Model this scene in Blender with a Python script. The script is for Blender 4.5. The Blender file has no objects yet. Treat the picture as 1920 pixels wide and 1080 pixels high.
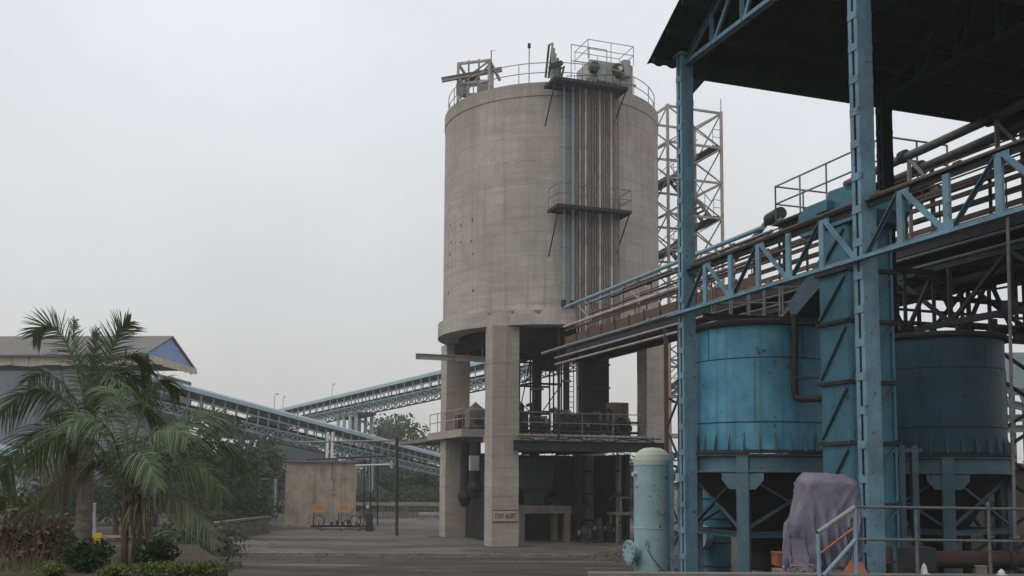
import bpy, bmesh, math, random
import numpy as np
from mathutils import Vector as Vec, Matrix, noise as mnoise

# ------------------------------------------------------------------ camera, sky, sun
S = bpy.context.scene
COL = S.collection
rad = math.radians
CZ = 3.5                                   # eye height over the silo yard (1.5 m over the terrace)
PITCH, ROLL, SHIFT = rad(5.15), rad(0.34), 184
cam_d = bpy.data.cameras.new('camera')
cam = bpy.data.objects.new('camera', cam_d); COL.objects.link(cam)
cam_d.sensor_width = 36; cam_d.lens = 36; cam_d.shift_y = SHIFT / 1920
cam_d.clip_start = 0.1; cam_d.clip_end = 4000
cam.matrix_world = Matrix.Translation((0, 0, CZ)) @ Matrix.Rotation(rad(90) + PITCH, 4, 'X') @ Matrix.Rotation(ROLL, 4, 'Z')
S.camera = cam

SUN_EL, SUN_AZ = 55.0, 238.0               # azimuth clockwise from +Y: high, behind the camera to the left
world = bpy.data.worlds.new('World'); S.world = world; world.use_nodes = True
wn, wl = world.node_tree.nodes, world.node_tree.links
wn.clear()
w_out = wn.new('ShaderNodeOutputWorld'); w_bg = wn.new('ShaderNodeBackground')
sky = wn.new('ShaderNodeTexSky'); sky.sky_type = 'NISHITA'; sky.sun_disc = False
sky.sun_elevation = rad(SUN_EL); sky.sun_rotation = rad(SUN_AZ)
sky.air_density = 1.2; sky.dust_density = 8; sky.ozone_density = 1
tc = wn.new('ShaderNodeTexCoord'); sp = wn.new('ShaderNodeSeparateXYZ')
wl.new(tc.outputs['Generated'], sp.inputs[0])
ramp = wn.new('ShaderNodeValToRGB'); cr = ramp.color_ramp          # overcast dome: pale, brighter overhead
cr.elements[0].position = 0.0; cr.elements[0].color = (.665, .65, .64, 1)
cr.elements[1].position = 1.0; cr.elements[1].color = (.98, 1.0, 1.0, 1)
e = cr.elements.new(.10); e.color = (.71, .705, .705, 1)
e = cr.elements.new(.40); e.color = (.85, .872, .915, 1)
wl.new(sp.outputs['Z'], ramp.inputs[0])
cn = wn.new('ShaderNodeTexNoise'); cn.inputs['Scale'].default_value = 2.2; cn.inputs['Detail'].default_value = 4
wl.new(tc.outputs['Generated'], cn.inputs['Vector'])
cm = wn.new('ShaderNodeMapRange'); cm.inputs['To Min'].default_value = 9.2; cm.inputs['To Max'].default_value = 10.8
cm.inputs['From Min'].default_value = .3; cm.inputs['From Max'].default_value = .7
wl.new(cn.outputs['Fac'], cm.inputs['Value'])
vm = wn.new('ShaderNodeVectorMath'); vm.operation = 'SCALE'
wl.new(ramp.outputs['Color'], vm.inputs[0]); wl.new(cm.outputs[0], vm.inputs['Scale'])
mx = wn.new('ShaderNodeMix'); mx.data_type = 'RGBA'; mx.inputs['Factor'].default_value = .93
wl.new(sky.outputs[0], mx.inputs['A']); wl.new(vm.outputs[0], mx.inputs['B'])
wl.new(mx.outputs['Result'], w_bg.inputs['Color']); w_bg.inputs['Strength'].default_value = 0.1
wl.new(w_bg.outputs[0], w_out.inputs['Surface'])

sun_d = bpy.data.lights.new('sun', 'SUN'); sun_d.energy = 1.0; sun_d.angle = rad(40); sun_d.color = (1, .95, .88)
sun = bpy.data.objects.new('sun', sun_d); COL.objects.link(sun)
sdir = Vec((math.sin(rad(SUN_AZ)) * math.cos(rad(SUN_EL)), math.cos(rad(SUN_AZ)) * math.cos(rad(SUN_EL)), math.sin(rad(SUN_EL))))
sun.rotation_euler = sdir.to_track_quat('Z', 'Y').to_euler(); sun.location = (0, -20, 60)
S.view_settings.view_transform = 'Standard'; S.view_settings.look = 'None'
S.view_settings.exposure = 0; S.view_settings.gamma = 1
S.cycles.volume_bounces = 1; S.cycles.max_bounces = 6

# ------------------------------------------------------------------ helpers
AX = rad(19.9)                              # the plant's building grid is turned 19.9 degrees
U = Vec((-math.sin(AX), math.cos(AX), 0)); V = Vec((math.cos(AX), math.sin(AX), 0)); Z = Vec((0, 0, 1))
X0 = Vec((1, 0, 0)); Y0 = Vec((0, 1, 0))
def W(o, u, v, z): return Vec((o[0], o[1], 0)) + U * u + V * v + Z * z
def ray(px, py):
    x = (px - 960) / 1920; y = (540 + SHIFT - py) / 1920
    c, s = math.cos(ROLL), math.sin(ROLL); x, y = x * c - y * s, x * s + y * c
    return Vec((x, math.cos(PITCH) - math.sin(PITCH) * y, math.sin(PITCH) + math.cos(PITCH) * y))
def at(px, py, Y):
    r = ray(px, py); return Vec((0, 0, CZ)) + r * (Y / r.y)
def onz(px, py, z):
    r = ray(px, py); return Vec((0, 0, CZ)) + r * ((z - CZ) / r.z)
def onp(px, py, P, n):
    r = ray(px, py); c = Vec((0, 0, CZ)); return c + r * ((Vec(P) - c).dot(n) / r.dot(n))

class MB:
    def __init__(s): s.v = []; s.f = []; s.sm = []
    def add(s, vs, fs, smooth=False):
        k = len(s.v); s.v += [Vec(p) for p in vs]
        s.f += [tuple(i + k for i in f) for f in fs]; s.sm += [smooth] * len(fs); return s
    def box(s, c, sz, a=X0, b=Y0, n=Z):
        c = Vec(c); h = [d / 2 for d in sz]
        vs = [c + a * (i * h[0]) + b * (j * h[1]) + n * (k * h[2]) for k in (-1, 1) for j in (-1, 1) for i in (-1, 1)]
        return s.add(vs, [(0, 2, 3, 1), (4, 5, 7, 6), (0, 1, 5, 4), (2, 6, 7, 3), (0, 4, 6, 2), (1, 3, 7, 5)])
    def frame(s, p0, p1, up):
        d = (Vec(p1) - Vec(p0)).normalized(); up = Vec(up)
        if abs(d.dot(up.normalized())) > .98: up = X0 if abs(d.x) < .9 else Y0
        sd = d.cross(up).normalized(); return d, sd, sd.cross(d).normalized()
    def sec(s, p0, p1, prof, up=Z):
        p0, p1 = Vec(p0), Vec(p1); d, sd, u = s.frame(p0, p1, up); n = len(prof)
        vs = [p0 + sd * a + u * b for a, b in prof] + [p1 + sd * a + u * b for a, b in prof]
        fs = [(i, (i + 1) % n, (i + 1) % n + n, i + n) for i in range(n)] + [tuple(range(n - 1, -1, -1)), tuple(range(n, 2 * n))]
        return s.add(vs, fs)
    def bar(s, p0, p1, w, h=None, up=Z):
        h = h or w; return s.sec(p0, p1, [(-w / 2, -h / 2), (w / 2, -h / 2), (w / 2, h / 2), (-w / 2, h / 2)], up)
    def tee(s, p0, p1, w, h, t=.012, up=Z):
        return s.sec(p0, p1, [(-w / 2, 0), (w / 2, 0), (w / 2, t), (t, t), (t, h), (-t, h), (-t, t), (-w / 2, t)], up)
    def ibeam(s, p0, p1, w, h, t=.02, up=Z):
        a, b, c = w / 2, h / 2, t / 2
        return s.sec(p0, p1, [(-a, -b), (a, -b), (a, -b + t), (c, -b + t), (c, b - t), (a, b - t), (a, b), (-a, b), (-a, b - t), (-c, b - t), (-c, -b + t), (-a, -b + t)], up)
    def tube(s, p0, p1, r, n=8, cap=True, r1=None): return s.path([p0, p1], r, n, cap, r1)
    def path(s, pts, r, n=8, cap=True, r1=None):
        pts = [Vec(p) for p in pts]; m = len(pts); k = len(s.v); rings = []
        d0 = (pts[1] - pts[0]).normalized(); up = Z if abs(d0.z) < .95 else X0
        for i, p in enumerate(pts):
            d = (pts[min(i + 1, m - 1)] - pts[max(i - 1, 0)]).normalized()
            sd = d.cross(up)
            sd = sd.normalized() if sd.length > 1e-4 else X0
            u = sd.cross(d).normalized(); up = u if abs(d0.z) < .95 else up
            rr = r if r1 is None else r + (r1 - r) * i / (m - 1)
            rings.append([p + (sd * math.cos(2 * math.pi * j / n) + u * math.sin(2 * math.pi * j / n)) * rr for j in range(n)])
        vs = [q for R in rings for q in R]
        s.add(vs, [(i * n + j, i * n + (j + 1) % n, (i + 1) * n + (j + 1) % n, (i + 1) * n + j) for i in range(m - 1) for j in range(n)], True)
        if cap:
            s.add(rings[0], [tuple(range(n - 1, -1, -1))]); s.add(rings[-1], [tuple(range(n))])
        return s
    def prism(s, poly, vec):
        poly = [Vec(p) for p in poly]; n = len(poly); vec = Vec(vec)
        return s.add(poly + [p + vec for p in poly], [(i, (i + 1) % n, (i + 1) % n + n, i + n) for i in range(n)] + [tuple(range(n - 1, -1, -1)), tuple(range(n, 2 * n))])
    def lathe(s, c, prof, n=48, smooth=True, a0=0, a1=2 * math.pi):
        c = Vec(c); full = abs(a1 - a0 - 2 * math.pi) < 1e-6; m = n if full else n + 1
        for (r0, z0), (r1, z1) in zip(prof, prof[1:]):
            vs = []
            for r, z in ((r0, z0), (r1, z1)):
                vs += [c + Vec((r * math.cos(a0 + (a1 - a0) * j / n), r * math.sin(a0 + (a1 - a0) * j / n), z)) for j in range(m)]
            s.add(vs, [(j, (j + 1) % m, (j + 1) % m + m, j + m) for j in range(n)], smooth)
        return s
    def mesh(s, name, org):
        me = bpy.data.meshes.new(name); me.from_pydata([p - org for p in s.v], [], s.f)
        me.polygons.foreach_set('use_smooth', s.sm); me.update(); return me
    def build(s, name, mat, parent=None, org=None):
        o0 = wloc(parent) if parent else (Vec(org) if org is not None else Vec((0, 0, 0)))
        me = s.mesh(name, o0); me.materials.append(M[mat] if isinstance(mat, str) else mat)
        o = bpy.data.objects.new(name, me); COL.objects.link(o)
        if parent: o.parent = parent
        else: o.location = o0
        return o
def wloc(o):
    l = Vec((0, 0, 0))
    while o is not None: l += o.location; o = o.parent
    return l
def tag(o, label, cat, group=None, kind=None):
    if label: o['label'] = label
    if cat: o['category'] = cat
    if group: o['group'] = group
    if kind: o['kind'] = kind
    return o
def thing(name, loc, label, cat, group=None):
    o = bpy.data.objects.new(name, None); COL.objects.link(o); o.location = Vec(loc); o.empty_display_size = .3
    return tag(o, label, cat, group)
def struct(o): o['kind'] = 'structure'; return o
def stuff(o): o['kind'] = 'stuff'; return o
def clone(o, parent, off):
    c = o.copy(); COL.objects.link(c); c.parent = parent; c.location = o.location + Vec(off); return c

# ------------------------------------------------------------------ materials
M = {}
def mat(name, col, rough=.75, var=.2, scale=1.2, rust=0, rustcol=(.09, .045, .025), streak=0, streakcol=None, dirt=0, dirtcol=(.05, .045, .04), bump=.15, bscale=14, metal=0, stretch=(1, 1, 1), hue=None, spec=.35):
    m = bpy.data.materials.new(name); M[name] = m; m.use_nodes = True
    N, L = m.node_tree.nodes, m.node_tree.links; b = N['Principled BSDF']
    b.inputs['Roughness'].default_value = rough; b.inputs['Metallic'].default_value = metal
    b.inputs['Specular IOR Level'].default_value = spec
    g = N.new('ShaderNodeNewGeometry')
    def noise(sc, det=5, st=(1, 1, 1)):
        mp = N.new('ShaderNodeMapping'); mp.inputs['Scale'].default_value = st; L.new(g.outputs['Position'], mp.inputs[0])
        n = N.new('ShaderNodeTexNoise'); n.inputs['Scale'].default_value = sc; n.inputs['Detail'].default_value = det
        n.inputs['Roughness'].default_value = .62; L.new(mp.outputs[0], n.inputs['Vector']); return n.outputs['Fac']
    def rmp(f, lo, hi, a=0., bb=1.):
        r = N.new('ShaderNodeMapRange'); r.inputs['From Min'].default_value = lo; r.inputs['From Max'].default_value = hi
        r.inputs['To Min'].default_value = a; r.inputs['To Max'].default_value = bb; L.new(f, r.inputs['Value']); return r.outputs[0]
    def mix(f, A, B):
        x = N.new('ShaderNodeMix'); x.data_type = 'RGBA'
        if isinstance(f, float): x.inputs['Factor'].default_value = f
        else: L.new(f, x.inputs['Factor'])
        for k, c in (('A', A), ('B', B)):
            if isinstance(c, tuple): x.inputs[k].default_value = (*c[:3], 1)
            else: L.new(c, x.inputs[k])
        return x.outputs['Result']
    lo = tuple(c * (1 - var) for c in col); hi = tuple(min(1, c * (1 + var)) for c in (hue or col))
    c = mix(rmp(noise(scale, 6, stretch), .32, .68), lo, hi)
    if streak: c = mix(rmp(noise(1.0, 4, (5, 5, .22)), .52, .72, 0, streak), c, streakcol or tuple(k * .35 for k in col))
    if dirt: c = mix(rmp(noise(scale * .6, 7), .48, .70, 0, dirt), c, dirtcol)
    if rust:
        c = mix(rmp(noise(scale * 2.3, 9), .70 - .22 * rust, .74 - .2 * rust, 0, .9), c, rustcol)
    L.new(c, b.inputs['Base Color'])
    if bump:
        bp = N.new('ShaderNodeBump'); bp.inputs['Strength'].default_value = bump; bp.inputs['Distance'].default_value = .03
        L.new(noise(bscale, 4), bp.inputs['Height']); L.new(bp.outputs[0], b.inputs['Normal'])
    m['_'] = 1
    return m, N, L, c, noise, rmp, mix

# cast concrete of the silo: lifts and form panels that differ a little in tone, with stains running down
def concrete_silo(name, base, cx, cy, pw, ph, amt):
    m, N, L, c, noise, rmp, mix = mat(name, base, rough=.92, var=.12, scale=.5, bump=.6, bscale=7, spec=.2)
    g = N.new('ShaderNodeNewGeometry'); s = N.new('ShaderNodeSeparateXYZ'); L.new(g.outputs['Position'], s.inputs[0])
    def math_(op, a, b=None):
        n = N.new('ShaderNodeMath'); n.operation = op
        for i, q in enumerate((a, b)):
            if q is None: continue
            if isinstance(q, (int, float)): n.inputs[i].default_value = q
            else: L.new(q, n.inputs[i])
        return n.outputs[0]
    def tint(*k): return tuple(x * y for x, y in zip(base, k))
    ang = math_('ARCTAN2', math_('SUBTRACT', s.outputs['Y'], cy), math_('SUBTRACT', s.outputs['X'], cx))
    wob = math_('MULTIPLY', noise(.7, 3), .22)
    za = math_('ADD', math_('DIVIDE', s.outputs['Z'], ph), wob); aa = math_('ADD', math_('MULTIPLY', ang, 6.1 / pw), wob)
    pa = math_('FLOOR', aa); pz = math_('FLOOR', za)
    cb = N.new('ShaderNodeCombineXYZ'); L.new(pa, cb.inputs[0]); L.new(pz, cb.inputs[1])
    wn_ = N.new('ShaderNodeTexWhiteNoise'); wn_.noise_dimensions = '2D'; L.new(cb.outputs[0], wn_.inputs['Vector'])
    cz = N.new('ShaderNodeCombineXYZ'); L.new(pz, cz.inputs[0])
    wz = N.new('ShaderNodeTexWhiteNoise'); wz.noise_dimensions = '2D'; L.new(cz.outputs[0], wz.inputs['Vector'])
    # tone of each form panel and of each lift
    c2 = mix(math_('MULTIPLY', math_('MULTIPLY', wn_.outputs['Value'], amt * .9), rmp(noise(.4, 3), .35, .65)), c, tint(.84, .72, .73))
    c2 = mix(rmp(noise(.22, 5, (1, 1, .5)), .46, .60, 0, .8), c2, tint(.70, .72, .69))
    c2 = mix(rmp(noise(.7, 7), .54, .66, 0, .45), c2, tint(.62, .60, .58))
    c2 = mix(math_('MULTIPLY', wz.outputs['Value'], .38), c2, tint(.66, .69, .68))
    # pour marks lying level, then rain and cement runs, then fine pitting
    c2 = mix(rmp(noise(1.0, 8, (.35, .35, 3.0)), .48, .68, 0, .6), c2, tint(.60, .58, .56))
    c2 = mix(rmp(noise(1.0, 8, (.7, .7, 7.0)), .56, .74, 0, .45), c2, tint(1.22, 1.20, 1.17))
    c2 = mix(rmp(noise(1.0, 6, (4, 4, .14)), .52, .70, 0, .6), c2, tint(.52, .51, .50))
    c2 = mix(rmp(noise(1.0, 5, (11, 11, .3)), .57, .74, 0, .25), c2, tint(1.2, 1.18, 1.15))
    c2 = mix(rmp(noise(9, 6), .56, .72, 0, .5), c2, tint(.55, .53, .51))
    # joints between the lifts: thin, broken
    fz = math_('FRACT', za); fa = math_('FRACT', aa)
    c2 = mix(math_('MULTIPLY', rmp(fz, 0.0, .035, .85, 0.0), rmp(noise(1.6, 5), .44, .60)), c2, tint(.36, .35, .34))
    c2 = mix(math_('MULTIPLY', rmp(fa, 0.0, .03, .3, 0.0), rmp(noise(.9, 5), .56, .66)), c2, tint(.45, .44, .43))
    if 'shell' in name:                        # darker band down behind the riser pipes, and dark streaks towards the rim
        da = math_('ABSOLUTE', math_('ADD', math_('SUBTRACT', ang, -math.pi / 2 + AX - .055), math_('MULTIPLY', math_('SUBTRACT', noise(1.2, 4, (3, 3, .3)), .5), .12)))
        c2 = mix(rmp(da, .20, .34, .62, 0.), c2, tint(.50, .51, .50))
        top = math_('ADD', s.outputs['Z'], math_('MULTIPLY', noise(1.0, 5, (4, 4, .2)), 5.0))
        c2 = mix(rmp(top, 24.0, 26.6, 0., .5), c2, tint(.50, .50, .49))
    L.new(c2, N['Principled BSDF'].inputs['Base Color'])
SC = Vec((2.17, 57.6, 0))                     # silo axis
mat('shade_black', (.028, .027, .027), .95, .25, 1.2, dirt=.3, bump=.2, spec=.15)  # near black: the shade under deck and tanks is put into the colour
concrete_silo('silo_concrete', (.45, .415, .385), SC.x, SC.y, 1.9, 1.25, 1.0)
concrete_silo('silo_shell', (.45, .415, .385), SC.x, SC.y, 1.9, 1.25, 1.0)
concrete_silo('concrete', (.45, .40, .355), -40.0, -200.0, 90.0, 1.6, .6)
mat('concrete_dark', (.20, .185, .17), .9, .2, .8, streak=.5, dirt=.5, bump=.3, spec=.2)
mat('tan_plaster', (.40, .335, .28), .9, .2, 1.4, streak=.8, streakcol=(.12, .09, .065), dirt=.35, dirtcol=(.10, .085, .06), bump=.25, bscale=7, spec=.2)
mat('blue_paint', (.125, .235, .31), .55, .2, 2.6, rust=.42, rustcol=(.10, .08, .07), streak=.6, streakcol=(.065, .11, .13), dirt=.65, dirtcol=(.075, .12, .14), bump=.12)
mat('tank_steel', (.075, .145, .18), .6, .2, 2.0, rust=.35, dirt=.45, dirtcol=(.035, .055, .065), streak=.3, bump=.08)
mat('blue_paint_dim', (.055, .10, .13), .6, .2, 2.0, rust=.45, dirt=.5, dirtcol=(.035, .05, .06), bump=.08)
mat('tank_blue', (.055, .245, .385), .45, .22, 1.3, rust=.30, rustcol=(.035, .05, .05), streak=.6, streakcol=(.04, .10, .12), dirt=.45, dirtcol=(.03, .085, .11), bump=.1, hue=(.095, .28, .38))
mat('tank_blue_shaded', (.018, .062, .092), .5, .3, 1.3, rust=.35, rustcol=(.014, .02, .02), streak=.7, streakcol=(.012, .03, .032), dirt=.5, dirtcol=(.02, .045, .05), bump=.1)  # tank blue darkened with canopy shade, besides its own streaks
mat('casing_blue', (.042, .145, .20), .5, .16, 2.0, rust=.3, rustcol=(.04, .05, .05), dirt=.4, dirtcol=(.03, .10, .14), streak=.3, bump=.1)
mat('vessel_blue', (.25, .37, .385), .5, .12, 2.2, rust=.33, rustcol=(.03, .05, .055), dirt=.25, dirtcol=(.17, .25, .25), streak=.25, streakcol=(.16, .24, .23), bump=.06)
mat('vessel_dust', (.40, .42, .37), .8, .12, 2.2, rust=.2, bump=.1)
mat('pipe_blue', (.20, .30, .36), .5, .1, 3, dirt=.3, bump=.05)
mat('pipe_grey', (.135, .16, .17), .55, .15, 3, rust=.3, dirt=.3, bump=.05)
mat('pipe_pale', (.50, .46, .41), .7, .15, 2, dirt=.5, streak=.3, bump=.05)
mat('pipe_brown', (.085, .062, .052), .75, .25, 2, rust=.5, dirt=.4, bump=.1)
mat('steel_grey', (.21, .21, .205), .7, .25, 3, rust=.35, dirt=.4, bump=.1)
mat('steel_light', (.33, .32, .30), .7, .2, 3, rust=.3, dirt=.4, bump=.1)
mat('steel_dark', (.032, .034, .037), .8, .3, 3, rust=.4, dirt=.4, bump=.1, spec=.25)
mat('pipe_umber', (.20, .17, .15), .7, .2, 2, dirt=.4, streak=.4, bump=.05)
mat('pipe_dark', (.075, .078, .085), .6, .2, 3, rust=.3, dirt=.3, bump=.05)
mat('rust_panel', (.10, .064, .052), .85, .25, 1.6, rust=.5, streak=.5, dirt=.4, dirtcol=(.10, .085, .075), bump=.15)
mat('rust', (.10, .048, .036), .85, .3, 2.5, rust=.5, bump=.2)
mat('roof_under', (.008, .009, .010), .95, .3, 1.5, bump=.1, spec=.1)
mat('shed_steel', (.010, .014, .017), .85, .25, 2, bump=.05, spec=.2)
mat('housing', (.30, .32, .31), .65, .12, 1.5, rust=.25, streak=.4, dirt=.3, bump=.08)
mat('machine_dark', (.035, .035, .037), .7, .3, 4, bump=.1)
def dirty_ground(name, base, dark, light):
    m, N, L, c, noise, rmp, mix = mat(name, base, .94, .2, .35, dirt=.6, dirtcol=tuple(k * .7 for k in base), bump=.5, bscale=20, stretch=(.5, 1.3, 1), spec=.2)
    c2 = mix(rmp(noise(.16, 6, (.6, 1.5, 1)), .50, .62, 0, .75), c, dark)           # old spills
    c2 = mix(rmp(noise(1.0, 7, (.28, .9, 1)), .50, .64, 0, .7 if name == 'asphalt' else .35), c2, dark)          # wheel tracks along the road
    c2 = mix(rmp(noise(.5, 8, (.5, 1.6, 1)), .55, .68, 0, .7), c2, light)            # dried cement dust
    c2 = mix(rmp(noise(5.5, 5), .62, .72, 0, .6), c2, dark)
    vo = N.new('ShaderNodeTexVoronoi'); vo.feature = 'DISTANCE_TO_EDGE'; vo.inputs['Scale'].default_value = .22; g = N.new('ShaderNodeNewGeometry'); ad = N.new('ShaderNodeVectorMath'); ad.operation = 'ADD'
    nz = N.new('ShaderNodeTexNoise'); nz.inputs['Scale'].default_value = .8; L.new(g.outputs['Position'], ad.inputs[0]); L.new(nz.outputs['Color'], ad.inputs[1]); L.new(ad.outputs[0], vo.inputs['Vector'])
    c2 = mix(rmp(vo.outputs['Distance'], .0, .012, .8, 0.), c2, tuple(k * .5 for k in dark))
    L.new(c2, N['Principled BSDF'].inputs['Base Color'])
dirty_ground('asphalt', (.062, .056, .05), (.032, .03, .028), (.125, .115, .10))
dirty_ground('apron', (.115, .109, .101), (.062, .058, .053), (.17, .162, .15))
mat('dirt', (.07, .06, .045), .97, .3, .6, dirt=.5, dirtcol=(.06, .065, .035), bump=.5, bscale=9, spec=.1)
mat('dry_field', (.095, .082, .06), .97, .3, .25, dirt=.7, dirtcol=(.07, .075, .04), bump=.5, bscale=4, spec=.1)
mat('kerb_stone', (.17, .16, .145), .9, .18, 2, dirt=.4, bump=.2)
mat('wall_stone', (.13, .12, .105), .95, .25, 1.5, dirt=.5, streak=.4, bump=.4)
mat('conv_roof', (.22, .30, .325), .5, .1, .6, streak=.2, bump=.05)
mat('conv_steel', (.11, .17, .19), .7, .2, 1, rust=.3, bump=.05)
mat('conv_truss', (.21, .27, .285), .7, .2, 1, rust=.3, bump=.05)
mat('conv_post', (.40, .46, .48), .6, .15, 1, rust=.2, bump=.05)
mat('hall_blue', (.20, .28, .50), .7, .1, .8, streak=.25, bump=.05)
mat('hall_wall', (.165, .185, .215), .8, .12, .5, streak=.35, dirt=.3, bump=.05)
mat('hall_roof', (.135, .13, .125), .85, .12, .5, streak=.2, bump=.05)
mat('hall_sheet', (.40, .345, .275), .8, .18, 1.2, streak=.5, streakcol=(.25, .19, .13), bump=.05)
mat('coal', (.055, .057, .06), .97, .3, .2, bump=.5, bscale=3, spec=.1)
mat('shed_roof', (.06, .075, .07), .85, .2, .4, bump=.1)
mat('tarp', (.15, .142, .185), .7, .25, 3.0, dirt=.7, dirtcol=(.06, .063, .105), bump=.25, bscale=16)
mat('tarp_edge', (.33, .13, .085), .8, .2, 6, bump=.1)
mat('orange', (.26, .085, .04), .75, .25, 5, dirt=.4, bump=.1)
mat('sign_yellow', (.58, .33, .12), .6, .08, 6, bump=0)
mat('sign_pale', (.44, .375, .315), .7, .1, 6, dirt=.3, bump=0)
mat('sign_ink', (.07, .03, .018), .8, .1, 6, bump=0)
mat('sign_brown', (.16, .06, .03), .8, .1, 6, bump=0)
mat('white_paint', (.55, .55, .53), .6, .08, 5, dirt=.3, dirtcol=(.4, .39, .36), bump=.05)
mat('yellow_paint', (.60, .42, .06), .6, .12, 5, dirt=.3, bump=.05)
mat('bark_palm', (.15, .13, .115), .95, .25, 6, stretch=(1, 1, 3), bump=.5, bscale=18, spec=.1)
mat('bark_brown', (.12, .088, .066), .95, .25, 6, bump=.5, bscale=18, spec=.1)
mat('bark', (.075, .06, .048), .95, .3, 3, bump=.5, spec=.1)
mat('spill', (.078, .071, .062), .95, .3, 1.2, dirt=.6, dirtcol=(.115, .106, .094), bump=.4, bscale=18, spec=.2)
def leaf(name, a, b, rough=.6, trans=.25):
    m = bpy.data.materials.new(name); M[name] = m; m.use_nodes = True
    N, L = m.node_tree.nodes, m.node_tree.links; p = N['Principled BSDF']; p.inputs['Roughness'].default_value = rough
    p.inputs['Specular IOR Level'].default_value = .3
    g = N.new('ShaderNodeNewGeometry'); r = N.new('ShaderNodeMix'); r.data_type = 'RGBA'
    r.inputs['A'].default_value = (*a, 1); r.inputs['B'].default_value = (*b, 1)
    n = N.new('ShaderNodeTexNoise'); n.inputs['Scale'].default_value = 1.7; L.new(g.outputs['Position'], n.inputs['Vector'])
    ad = N.new('ShaderNodeMath'); ad.operation = 'MULTIPLY_ADD'; ad.inputs[1].default_value = .55; L.new(g.outputs['Random Per Island'], ad.inputs[0])
    s2 = N.new('ShaderNodeMath'); s2.operation = 'MULTIPLY'; s2.inputs[1].default_value = .6; L.new(n.outputs['Fac'], s2.inputs[0]); L.new(s2.outputs[0], ad.inputs[2])
    L.new(ad.outputs[0], r.inputs['Factor']); L.new(r.outputs['Result'], p.inputs['Base Color'])
    if trans:
        t = N.new('ShaderNodeBsdfTranslucent'); L.new(r.outputs['Result'], t.inputs['Color'])
        x = N.new('ShaderNodeMixShader'); x.inputs[0].default_value = trans
        L.new(p.outputs[0], x.inputs[1]); L.new(t.outputs[0], x.inputs[2]); L.new(x.outputs[0], N['Material Output'].inputs['Surface'])
leaf('palm_leaf', (.028, .056, .022), (.135, .18, .09), .5, .25)
leaf('palm_leaf_old', (.045, .056, .024), (.19, .20, .115), .5, .2)
leaf('bush_leaf', (.010, .024, .008), (.035, .065, .02))
leaf('hedge_leaf', (.05, .075, .018), (.15, .18, .05))
leaf('tree_leaf', (.022, .036, .020), (.07, .092, .046))
leaf('tree_leaf_grey', (.03, .042, .03), (.085, .10, .065))
leaf('dry_leaf', (.06, .047, .032), (.165, .13, .088))
leaf('weed_leaf', (.05, .065, .025), (.15, .16, .07))

# ------------------------------------------------------------------ the setting
def sheet(name, poly, z, matn, thick=None):
    mb = MB(); pts = [Vec((x, y, z)) for x, y in poly]
    if thick: mb.prism([p - Z * thick for p in pts], Z * thick)
    else: mb.add(pts, [tuple(range(len(pts)))])
    return struct(mb.build(name, matn))
sheet('ground', [(-900, -300), (900, -300), (900, 1100), (-900, 1100)], 0, 'dry_field')
sheet('road', [(-70, 18), (70, 18), (70, 46.3), (-70, 46.3)], .008, 'asphalt')
sheet('yard_pavement', [(-15.3, 46.4), (40, 46.4), (40, 84), (-7, 88), (-19, 80), (-14.6, 62.5)], .11, 'apron', .107)
sheet('service_road', [(-60, 90), (60, 90), (60, 98), (-60, 98)], .010, 'apron')
# kerb stones along the yard edge, each a stone of its own
kerb = struct(MB().box((0, 46.25, .012), (62, .3, .02)).build('kerb_bed', 'kerb_stone'))
random.seed(3)
kb = MB().box((0, 0, .075), (1.15, .16, .13)); k0 = None
for i in range(46):
    x = -16 + i * 1.2
    if k0 is None: k0 = kb.build('kerb_stone', 'kerb_stone', kerb); c = k0; c.location = (x, 46.28, 0)
    else: c = k0.copy(); COL.objects.link(c); c.parent = kerb; c.location = (x, 46.28 + random.uniform(-.012, .012), random.uniform(-.03, .008))
    c.rotation_euler.z = random.uniform(-.012, .012)
# raised terrace the photographer stands on
terr = sheet('terrace', [(-60, -20), (40, -20), (40, 15.9), (1.2, 15.9), (1.0, 15.2), (-4.3, 15.2), (-4.8, 17.6), (-7, 23), (-60, 25)], 2.0, 'dirt', 2.2)
tk = struct(MB().box((20.6, 16.07, 1.98), (38.8, .3, .16)).build('terrace_edge', 'kerb_stone'))
random.seed(301)
for cx_, cy_, rr_, zz in [(-.6, 52.2, 1.5, .118), (-3.3, 60.4, 1.5, .119), (7.5, 54.9, 1.6, .120), (-13, 69.2, 3.2, .121), (-7, 62.9, .7, .122), (2, 48.5, 4.0, .123), (-8, 50.5, 3.5, .124), (-12, 57, 2.6, .125), (4.5, 51.0, 2.4, .126)]:
    n = 34; r = [1 + random.uniform(-.35, .3) for _ in range(n)]; sq = .45 if rr_ > 2 else .8
    struct(MB().add([(cx_ + rr_ * r[k] * math.cos(2 * math.pi * k / n), cy_ + rr_ * sq * r[k] * math.sin(2 * math.pi * k / n), zz) for k in range(n)], [tuple(range(n))]).build('pavement_stain', 'spill'))
# tyre-darkened and sandy patches on the road are flat sheets of grit with a shape of their own
for i, (x, y, a, b, mt) in enumerate([(-11, 41.5, 5.5, .55, 'apron'), (-2.5, 40.2, 4.2, .5, 'dirt'), (-9, 37.8, 3.0, .45, 'dirt'), (.5, 43.6, 4.6, .35, 'apron'), (-14, 44.4, 3.6, .3, 'apron'), (3.2, 38.6, 3.1, .6, 'dirt')]):
    random.seed(50 + i); n = 26; r = [1 + random.uniform(-.28, .25) for _ in range(n)]
    MBp = MB().add([(x + a * r[k] * math.cos(2 * math.pi * k / n), y + b * r[k] * math.sin(2 * math.pi * k / n), .012 + .002 * i) for k in range(n)], [tuple(range(n))])
    struct(MBp.build('road_patch', mt))

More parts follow.
